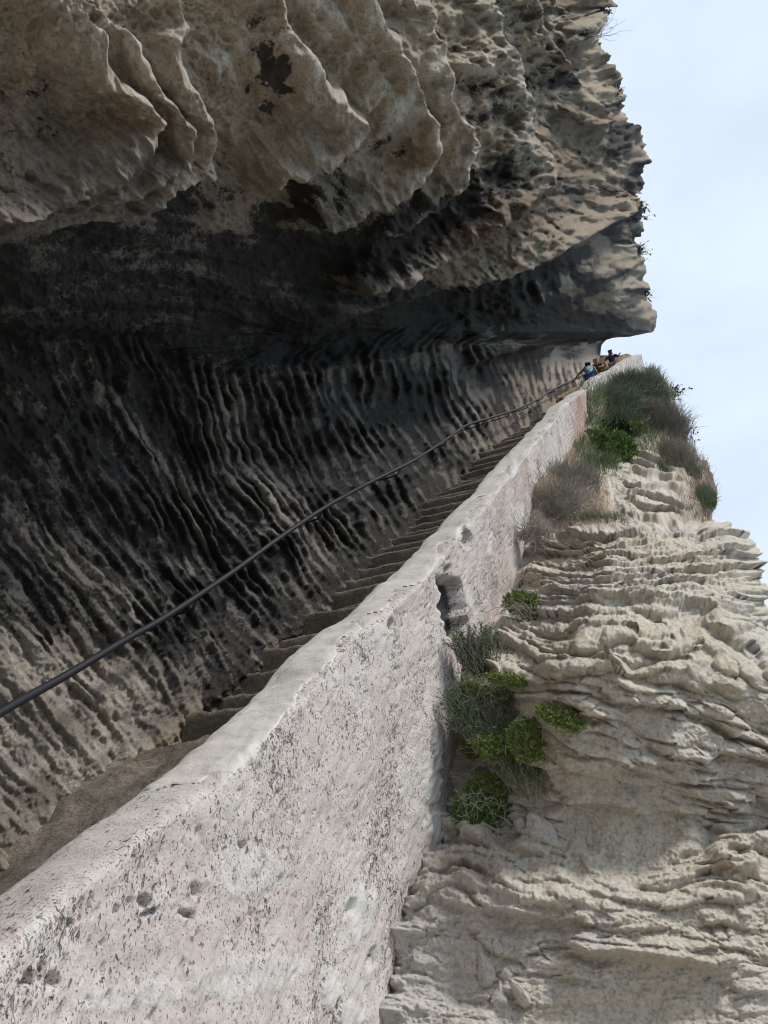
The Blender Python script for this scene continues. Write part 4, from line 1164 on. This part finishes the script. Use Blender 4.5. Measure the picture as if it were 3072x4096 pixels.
# grass rooted all over that slope
def ground_cover(name, n, seed, mat, L, dens, rad=1.0):
    rs = np.random.default_rng(seed)
    i = rs.integers(0, CP.shape[0], n*8); j = rs.integers(40, CP.shape[1]-4, n*8)
    x, y_ = CX[i, j], CY[i, j]
    ye = np.interp(x, [2000, 2110, 2300, 2700, 2850], [2230, 2190, 2132, 2092, 2086])
    p = dens(x, y_)*(y_ < ye-6)*(y_ > 1500)
    ok = np.nonzero(rs.uniform(size=len(x)) < p)[0][:n]
    P = CP[i[ok], j[ok]]; N = CN[i[ok], j[ok]]
    k = PXM_n(P)
    d = unit(N*.4+UP*.9+rs.normal(size=P.shape)*.35)
    V, f, C = stems_np(P-d*8*k[:, None], d, rs.uniform(*L, len(P))*k, rad*k, 4, .14)
    q = np.clip(.5+.5*fbm(x[ok]/60, y_[ok]/60, seed, 2)+rs.normal(size=len(P))*.2, 0, 1)
    o = mesh_np(name, V, f, mat, dict(tone=np.repeat(q, len(V)//len(P))), smooth=False)
    tag(o, kind='stuff')
PXM_n = lambda P: (P[:, 1]*CT+(P[:, 2]-CAMZ)*ST)/F
bare = lambda x, y: np.clip(1-1.6*blob(x, y, 2620, 1965, 105, 165, -15)-1.3*blob(x, y, 2480, 2000, 75, 150, -10), 0, 1)
ground_cover('grass', 14000, 5, M_BROOM, (28, 62), lambda x, y: bare(x, y)*sstep(1930, 1780, y)*sstep(2680, 2560, x)*sstep(-.5, .2, noise(x/70, y/70, 3)))
ground_cover('dry_grass', 13000, 6, M_DRY, (28, 60), lambda x, y: bare(x, y)*(.25+.75*sstep(2520, 2640, x)+.6*sstep(1880, 1980, y)*sstep(2420, 2340, x))*sstep(-.4, .3, noise(x/60, y/60, 9)), .9)

# growing on the cliff top and on the edge of the overhang
def edge_plant(label, px, py, Z, rx, ry, n, L, leaves, leafmat=None, lean=(.7, 0, .5), mat=None):
    twig_bush(label, 2700, 1700, rx*3, ry*3, n, L, rad=1.1, wob=.2, leaves=leaves, leafmat=leafmat, P0=at(px, py, Z), lean=lean, thick=10, mat=mat, name='cliff_shrub', group='shrubs on the edge of the overhang')
def rock_edge_Z(px, py):
    dx, dy = VX-px, VY-py
    r = math.hypot(dx, dy); a = math.degrees(math.atan2(dy, dx))
    return float(left_R(np.array([a]), np.array([r]))[0])*F/float(reff(r))*1.12
for (lab, px, py, rx, ry, n, L, lv) in [
    ('leafy shrub leaning out of the topmost edge of the overhang', 2362, 90, 10, 34, 60, (40, 100), 150),
    ('bare twigs sticking out into the sky below the topmost shrub', 2385, 160, 8, 20, 14, (90, 170), 0),
    ('tiny tuft on the skyline of the overhang', 2448, 385, 8, 12, 30, (30, 60), 60),
    ('dark ivy-like shrub hanging under the crag on the skyline', 2535, 850, 10, 60, 120, (30, 75), 420),
    ('dry twigs on the skyline under the ivy-like shrub', 2555, 1010, 6, 40, 50, (30, 70), 60),
    ('small leafy sprig on the skyline above the lowest lip', 2582, 1180, 6, 30, 40, (25, 60), 50)]:
    edge_plant(lab, px-6, py, rock_edge_Z(px, py), rx, ry, n, L, lv, M_DARKLEAF)

# ------------------------------------------------------------------ loose stones lodged in the face
def stone(label, px, py, rx, ry, rz=None, ang=0, seed=1, mat=None, lift=.1):
    P0, N0 = surf(px, py)
    k = PXM(P0)
    bm = bmesh.new(); bmesh.ops.create_icosphere(bm, subdivisions=5, radius=1)
    V = np.array([v.co[:] for v in bm.verts])
    rs = np.random.default_rng(seed)
    # chop with a few planes for broken faces, then roughen
    for i in range(14):
        n = unit(rs.normal(size=3)); h = rs.uniform(.42, .82)
        o = V@n-h
        V = V-np.clip(o, 0, None)[:, None]*n
    q = fbm(V[:, 0]*2+seed, V[:, 1]*2+V[:, 2]*1.3, seed, 4)*.06+fbm(V[:, 0]*7+seed, V[:, 2]*7+V[:, 1]*4, seed+3, 3)*.025
    V = V*(1+q)[:, None]
    V = V+.05*np.stack([noise(V[:, 0]*5+seed, V[:, 1]*5+V[:, 2]*3, seed+i) for i in range(3)], -1)
    a = math.radians(ang); c, s_ = math.cos(a), math.sin(a)
    V = V*np.array([rx, (rz or min(rx, ry)), ry])*k
    V = np.stack([V[:, 0]*c-V[:, 2]*s_, V[:, 1], V[:, 0]*s_+V[:, 2]*c], -1)
    for v, co in zip(bm.verts, V): v.co = co
    me = bpy.data.meshes.new('loose_stone'); bm.to_mesh(me); bm.free(); me.shade_smooth()
    for nm, v_ in (('stain_shade', -.6), ('brown', 0), ('pale', .9)):
        me.attributes.new(nm, 'FLOAT', 'POINT').data.foreach_set('value', np.full(len(me.vertices), v_, dtype=np.float32))
    me.materials.append(mat or M_CLIFF)
    o = link(bpy.data.objects.new('loose_stone', me)); o.location = tuple(P0+N0*lift*k*min(rx, ry)*.5)
    tag(o, label, 'stone', 'loose stones wedged in the cliff by the wall')
    return o
stone('tall pale stone with a rounded top right of the round green bush', 2178, 3345, 62, 112, 40, 10, 3)
stone('small pale stone squeezed between the round green bush and the tall stone', 2090, 3340, 36, 48, 30, 15, 5)
stone('slanting pale slab lying above the tall stone', 2175, 3215, 70, 52, 34, -35, 8)
stone('flat stone under the dead stems left of the slanting slab', 2095, 3275, 62, 26, 30, 8, 12)
stone('blocky pale stone at the top left of the pile near the bottom edge', 1945, 3880, 46, 70, 40, 12, 15)
stone('upright pale stone hanging lowest of the pile near the bottom edge', 2000, 4010, 46, 78, 36, -8, 21)
stone('slanted narrow stone on the right of the pile near the bottom edge', 2090, 3990, 30, 74, 30, 35, 25)
stone('squat stone at the top right of the pile near the bottom edge', 2130, 3850, 70, 38, 34, 5, 29)
stone('rounded stone tucked in the middle of the pile near the bottom edge', 2030, 3900, 42, 40, 34, -15, 33)
stone('narrow wedge of stone above the pile near the bottom edge', 2000, 3800, 26, 44, 24, 30, 37)

# ------------------------------------------------------------------ stone wall at the turn, seen past the end of the parapet
def turn_wall():
    c = catmull([(2385, 1462), (2400, 1440), (2440, 1428), (2475, 1427), (2510, 1432)], 16)
    T = at(c[:, 0], c[:, 1], 46.0)
    T = T+np.array([0, 0, .0])
    n = len(T)
    prof = np.array([(0.25, -2.5), (.25, -1.2), (.25, -.5), (.24, -.15), (.18, -.03), (0, .0), (-.18, -.03), (-.25, -.2), (-.25, -2.5)])
    nv = np.array([-.3, -.95, 0])
    P = T[:, None, :]+nv*prof[None, :, 0, None]+UP*prof[None, :, 1, None]
    P = P+.05*np.stack([fbm(P[..., 0]*2, P[..., 2]*2, 7, 3)]*3, -1)
    loc = T[n//2]
    V = (P-loc).reshape(-1, 3)
    z = np.zeros(len(V))
    s = plain('brown_rubble_masonry', (.26, .18, .12), .95, .4, 3)
    o = mesh_np('turn_wall', V, grid_faces(n, len(prof)), s)
    o.location = tuple(loc)
    tag(o, 'low brown rubble wall behind the people at the top of the steps', 'wall')
turn_wall()

# ------------------------------------------------------------------ people climbing the upper flight
SKIN = plain('skin', (.42, .25, .18), .6, .12, 20); SKIN_D = plain('tanned_skin', (.16, .09, .06), .6, .12, 20)
def skin_mesh(name, pts, edges, rad, mat, parent, sub=2):
    me = bpy.data.meshes.new(name)
    me.from_pydata([tuple(p) for p in pts], edges, [])
    o = bpy.data.objects.new(name, me); COL.objects.link(o)
    sk = o.modifiers.new('skin', 'SKIN'); sk.use_smooth_shade = True
    for i, v in enumerate(me.skin_vertices[0].data):
        r = rad[i]; v.radius = (r, r) if not isinstance(r, tuple) else r
        v.use_root = i == 0
    ss_ = o.modifiers.new('sub', 'SUBSURF'); ss_.levels = sub; ss_.render_levels = sub
    dg = bpy.context.evaluated_depsgraph_get(); dg.update()
    m2 = bpy.data.meshes.new_from_object(o.evaluated_get(dg))
    bpy.data.objects.remove(o); bpy.data.meshes.remove(me)
    m2.name = name; m2.materials.clear(); m2.materials.append(mat)
    m2.shade_smooth()
    o2 = bpy.data.objects.new(name, m2)
    return link(o2, parent)

def hand(pts, edges, rad, wi, wrist, d, side, curl=.5):
    """palm, four fingers of different lengths and a thumb growing from the wrist point"""
    d = unit(np.array(d)); sd_ = unit(np.array(side)); nrm = unit(np.cross(d, sd_))
    pts.append(wrist+d*.05); rad.append(.028); edges.append((wi, len(pts)-1)); pm = len(pts)-1
    for k, (off, L) in enumerate([(-.03, .062), (-.01, .075), (.01, .07), (.03, .055)]):
        b = wrist+d*.09+sd_*off
        pts.append(b); rad.append(.010); edges.append((pm, len(pts)-1))
        pts.append(b+d*L*.55-nrm*curl*L*.3); rad.append(.009); edges.append((len(pts)-2, len(pts)-1))
        pts.append(b+d*L*.8-nrm*curl*L*.9); rad.append(.008); edges.append((len(pts)-2, len(pts)-1))
    pts.append(wrist+d*.045-sd_*.045); rad.append(.011); edges.append((pm, len(pts)-1))
    pts.append(wrist+d*.085-sd_*.055-nrm*.02); rad.append(.009); edges.append((len(pts)-2, len(pts)-1))

def person(label, foot, face, J, skin, shirt, pants, hair, hat=None, sleeves=.5, shorts=False, look=(0, 0)):
    """J: joints in body axes (x right, y forward, z up), metres above the step"""
    root = empty('person', tuple(foot), math.atan2(-face[0], face[1]))
    tag(root, label, 'person', 'people on the upper steps')
    J = {k: np.array(v, float) for k, v in J.items()}
    pts, rad, edges = [], [], []
    idx = {}
    def nd(n, p, r, par=None):
        pts.append(np.array(p, float)); rad.append(r); idx[n] = len(pts)-1
        if par: edges.append((idx[par], idx[n]))
    nd('pelvis', J['pelvis'], .125)
    nd('waist', J['pelvis']*.5+J['chest']*.5, .115, 'pelvis'); nd('chest', J['chest'], .135, 'waist')
    nd('neck', J['neck'], .055, 'chest')
    hd_ = unit(J['head']-J['neck'])
    nd('jaw', J['head']-hd_*.07+np.array([0, .02, 0]), .066, 'neck'); nd('head', J['head']+hd_*.01, .092, 'jaw'); nd('crown', J['head']+hd_*.07, .072, 'head'); nd('top', J['head']+hd_*.105, .03, 'crown')
    nd('nose', J['head']-hd_*.03+np.array([look[0], .105, look[1]]), .014, 'jaw')
    for s_, sg in (('l', -1), ('r', 1)):
        nd('sh'+s_, J['sh'+s_], .058, 'chest'); nd('el'+s_, J['el'+s_], .042, 'sh'+s_); nd('wr'+s_, J['wr'+s_], .028, 'el'+s_)
        hand(pts, edges, rad, idx['wr'+s_], pts[idx['wr'+s_]], J['wr'+s_]-J['el'+s_], (sg*.3, .6, .4), .8)
        nd('hip'+s_, J['pelvis']+np.array([sg*.09, 0, -.06]), .10, 'pelvis'); nd('kn'+s_, J['kn'+s_], .062, 'hip'+s_); nd('an'+s_, J['an'+s_], .042, 'kn'+s_)
        nd('toe'+s_, J['an'+s_]+np.array([0, .16, -.05]), .035, 'an'+s_)
    skin_mesh('body', pts, edges, rad, skin, root)
    g = lambda n: pts[idx[n]]
    sp = [g('pelvis')+np.array([0, 0, .02]), g('waist'), g('chest'), g('neck')-np.array([0, 0, .05])]
    sr = [.14, .13, .15, .085]
    se = [(0, 1), (1, 2), (2, 3)]
    for s_ in 'lr':
        sp.append(g('sh'+s_)); sr.append(.078 if sleeves else .06); se.append((2, len(sp)-1))
        if sleeves:
            sp.append(g('sh'+s_)+(g('el'+s_)-g('sh'+s_))*sleeves); sr.append(.062); se.append((len(sp)-2, len(sp)-1))
    skin_mesh('shirt', sp, se, sr, shirt, root)
    pp = [g('pelvis')+np.array([0, 0, .03])]; pr = [.145]; pe = []
    for s_ in 'lr':
        pp.append(g('hip'+s_)); pr.append(.12); pe.append((0, len(pp)-1))
        e_ = g('kn'+s_)*.7+g('hip'+s_)*.3 if shorts else g('kn'+s_)
        pp.append(e_); pr.append(.085); pe.append((len(pp)-2, len(pp)-1))
        if not shorts:
            pp.append(g('an'+s_)+np.array([0, 0, .04])); pr.append(.065); pe.append((len(pp)-2, len(pp)-1))
    skin_mesh('shorts' if shorts else 'trousers', pp, pe, pr, pants, root)
    h = J['head']
    skin_mesh('hair', [h+hd_*.03-np.array([0, .03, 0]), h+hd_*.07-np.array([0, .01, 0]), h-hd_*.04-np.array([0, .06, 0]), h+hd_*.115-np.array([0, .01, 0])], [(0, 1), (0, 2), (1, 3)], [.10, .085, .07, .03], hair, root)
    if hat:
        skin_mesh('cap', [h+hd_*.075, h+hd_*.115, h+hd_*.07+np.array([0, .12, 0]), h+hd_*.14], [(0, 1), (0, 2), (1, 3)], [.10, .08, (.06, .02), .03], hat, root)
    return root

def on_steps(Zt, lat, drop):
    """a place on the flight: beside the point of the wall top that lies Zt along the view axis"""
    zc = proj(WT)[2]
    s = float(np.interp(Zt, zc, seg))
    p = along(np.array([s]), WT)[0]; h = heading(np.array([s]))[0]
    return p+np.array([h[1], -h[0], 0])*lat-UP*drop, h

def floral():
    s = NT('floral_blue_fabric')
    f = s.noise(14, 3, .6); g_ = s.noise(9, 2, .5)
    c = s.mix(s.ramp(f, .45, .55), (.12, .38, .52), (.55, .62, .66)); c = s.mix(s.ramp(g_, .55, .6), c, (.03, .05, .10))
    s.color(c); return s.m
ft, h = on_steps(29.5, -.72, .80)
person('woman climbing away in blue floral vest and bright blue shorts, hand on the rail', ft, h,
       dict(pelvis=(0, -.02, .84), chest=(.01, .10, 1.16), neck=(.01, .17, 1.32), head=(0, .22, 1.43), shl=(-.19, .12, 1.24), shr=(.19, .12, 1.24), ell=(-.40, .14, 1.10), wrl=(-.60, .22, .98),
            elr=(.27, .16, .98), wrr=(.24, .36, .90), knl=(-.1, .22, .56), anl=(-.1, .12, .30), knr=(.1, .05, .45), anr=(.1, -.06, .06)),
       SKIN, floral(), plain('blue_cotton', (.02, .14, .55), .9), plain('dark_hair', (.02, .018, .03), .7), plain('white_cap', (.7, .7, .7), .8), sleeves=0, shorts=True)
ft, h = on_steps(38, -.62, 1.0)
person('man in a purple shirt and light trousers facing down from the top steps', ft, -h,
       dict(pelvis=(0, 0, .93), chest=(0, .02, 1.28), neck=(0, .03, 1.46), head=(0.0, .06, 1.62), shl=(-.2, 0, 1.4), shr=(.2, 0, 1.4), ell=(-.34, .1, 1.18), wrl=(-.42, .30, 1.10),
            elr=(.28, .12, 1.15), wrr=(.12, .34, 1.12), knl=(-.1, .05, .5), anl=(-.1, 0, .07), knr=(.1, .12, .52), anr=(.1, .1, .07)),
       SKIN_D, plain('purple_cotton', (.06, .03, .16), .9), plain('beige_cotton', (.35, .30, .24), .9), plain('black_hair', (.01, .01, .012), .7), sleeves=.8)
ft, h = on_steps(35, -.95, 1.0)
person('person in a rust-brown shirt bending forward between the woman and the man', ft, -h,
       dict(pelvis=(0, -.12, .80), chest=(0, .12, 1.0), neck=(0, .26, 1.06), head=(0, .38, 1.06), shl=(-.19, .16, 1.04), shr=(.19, .16, 1.04), ell=(-.25, .26, .80), wrl=(-.14, .42, .68),
            elr=(.25, .26, .80), wrr=(.14, .44, .70), knl=(-.1, .12, .45), anl=(-.1, 0, .07), knr=(.1, .14, .45), anr=(.1, .02, .07)),
       SKIN, plain('rust_cotton', (.20, .08, .06), .9), plain('grey_denim', (.18, .17, .2), .9), plain('fair_hair', (.5, .40, .30), .7), sleeves=.8)
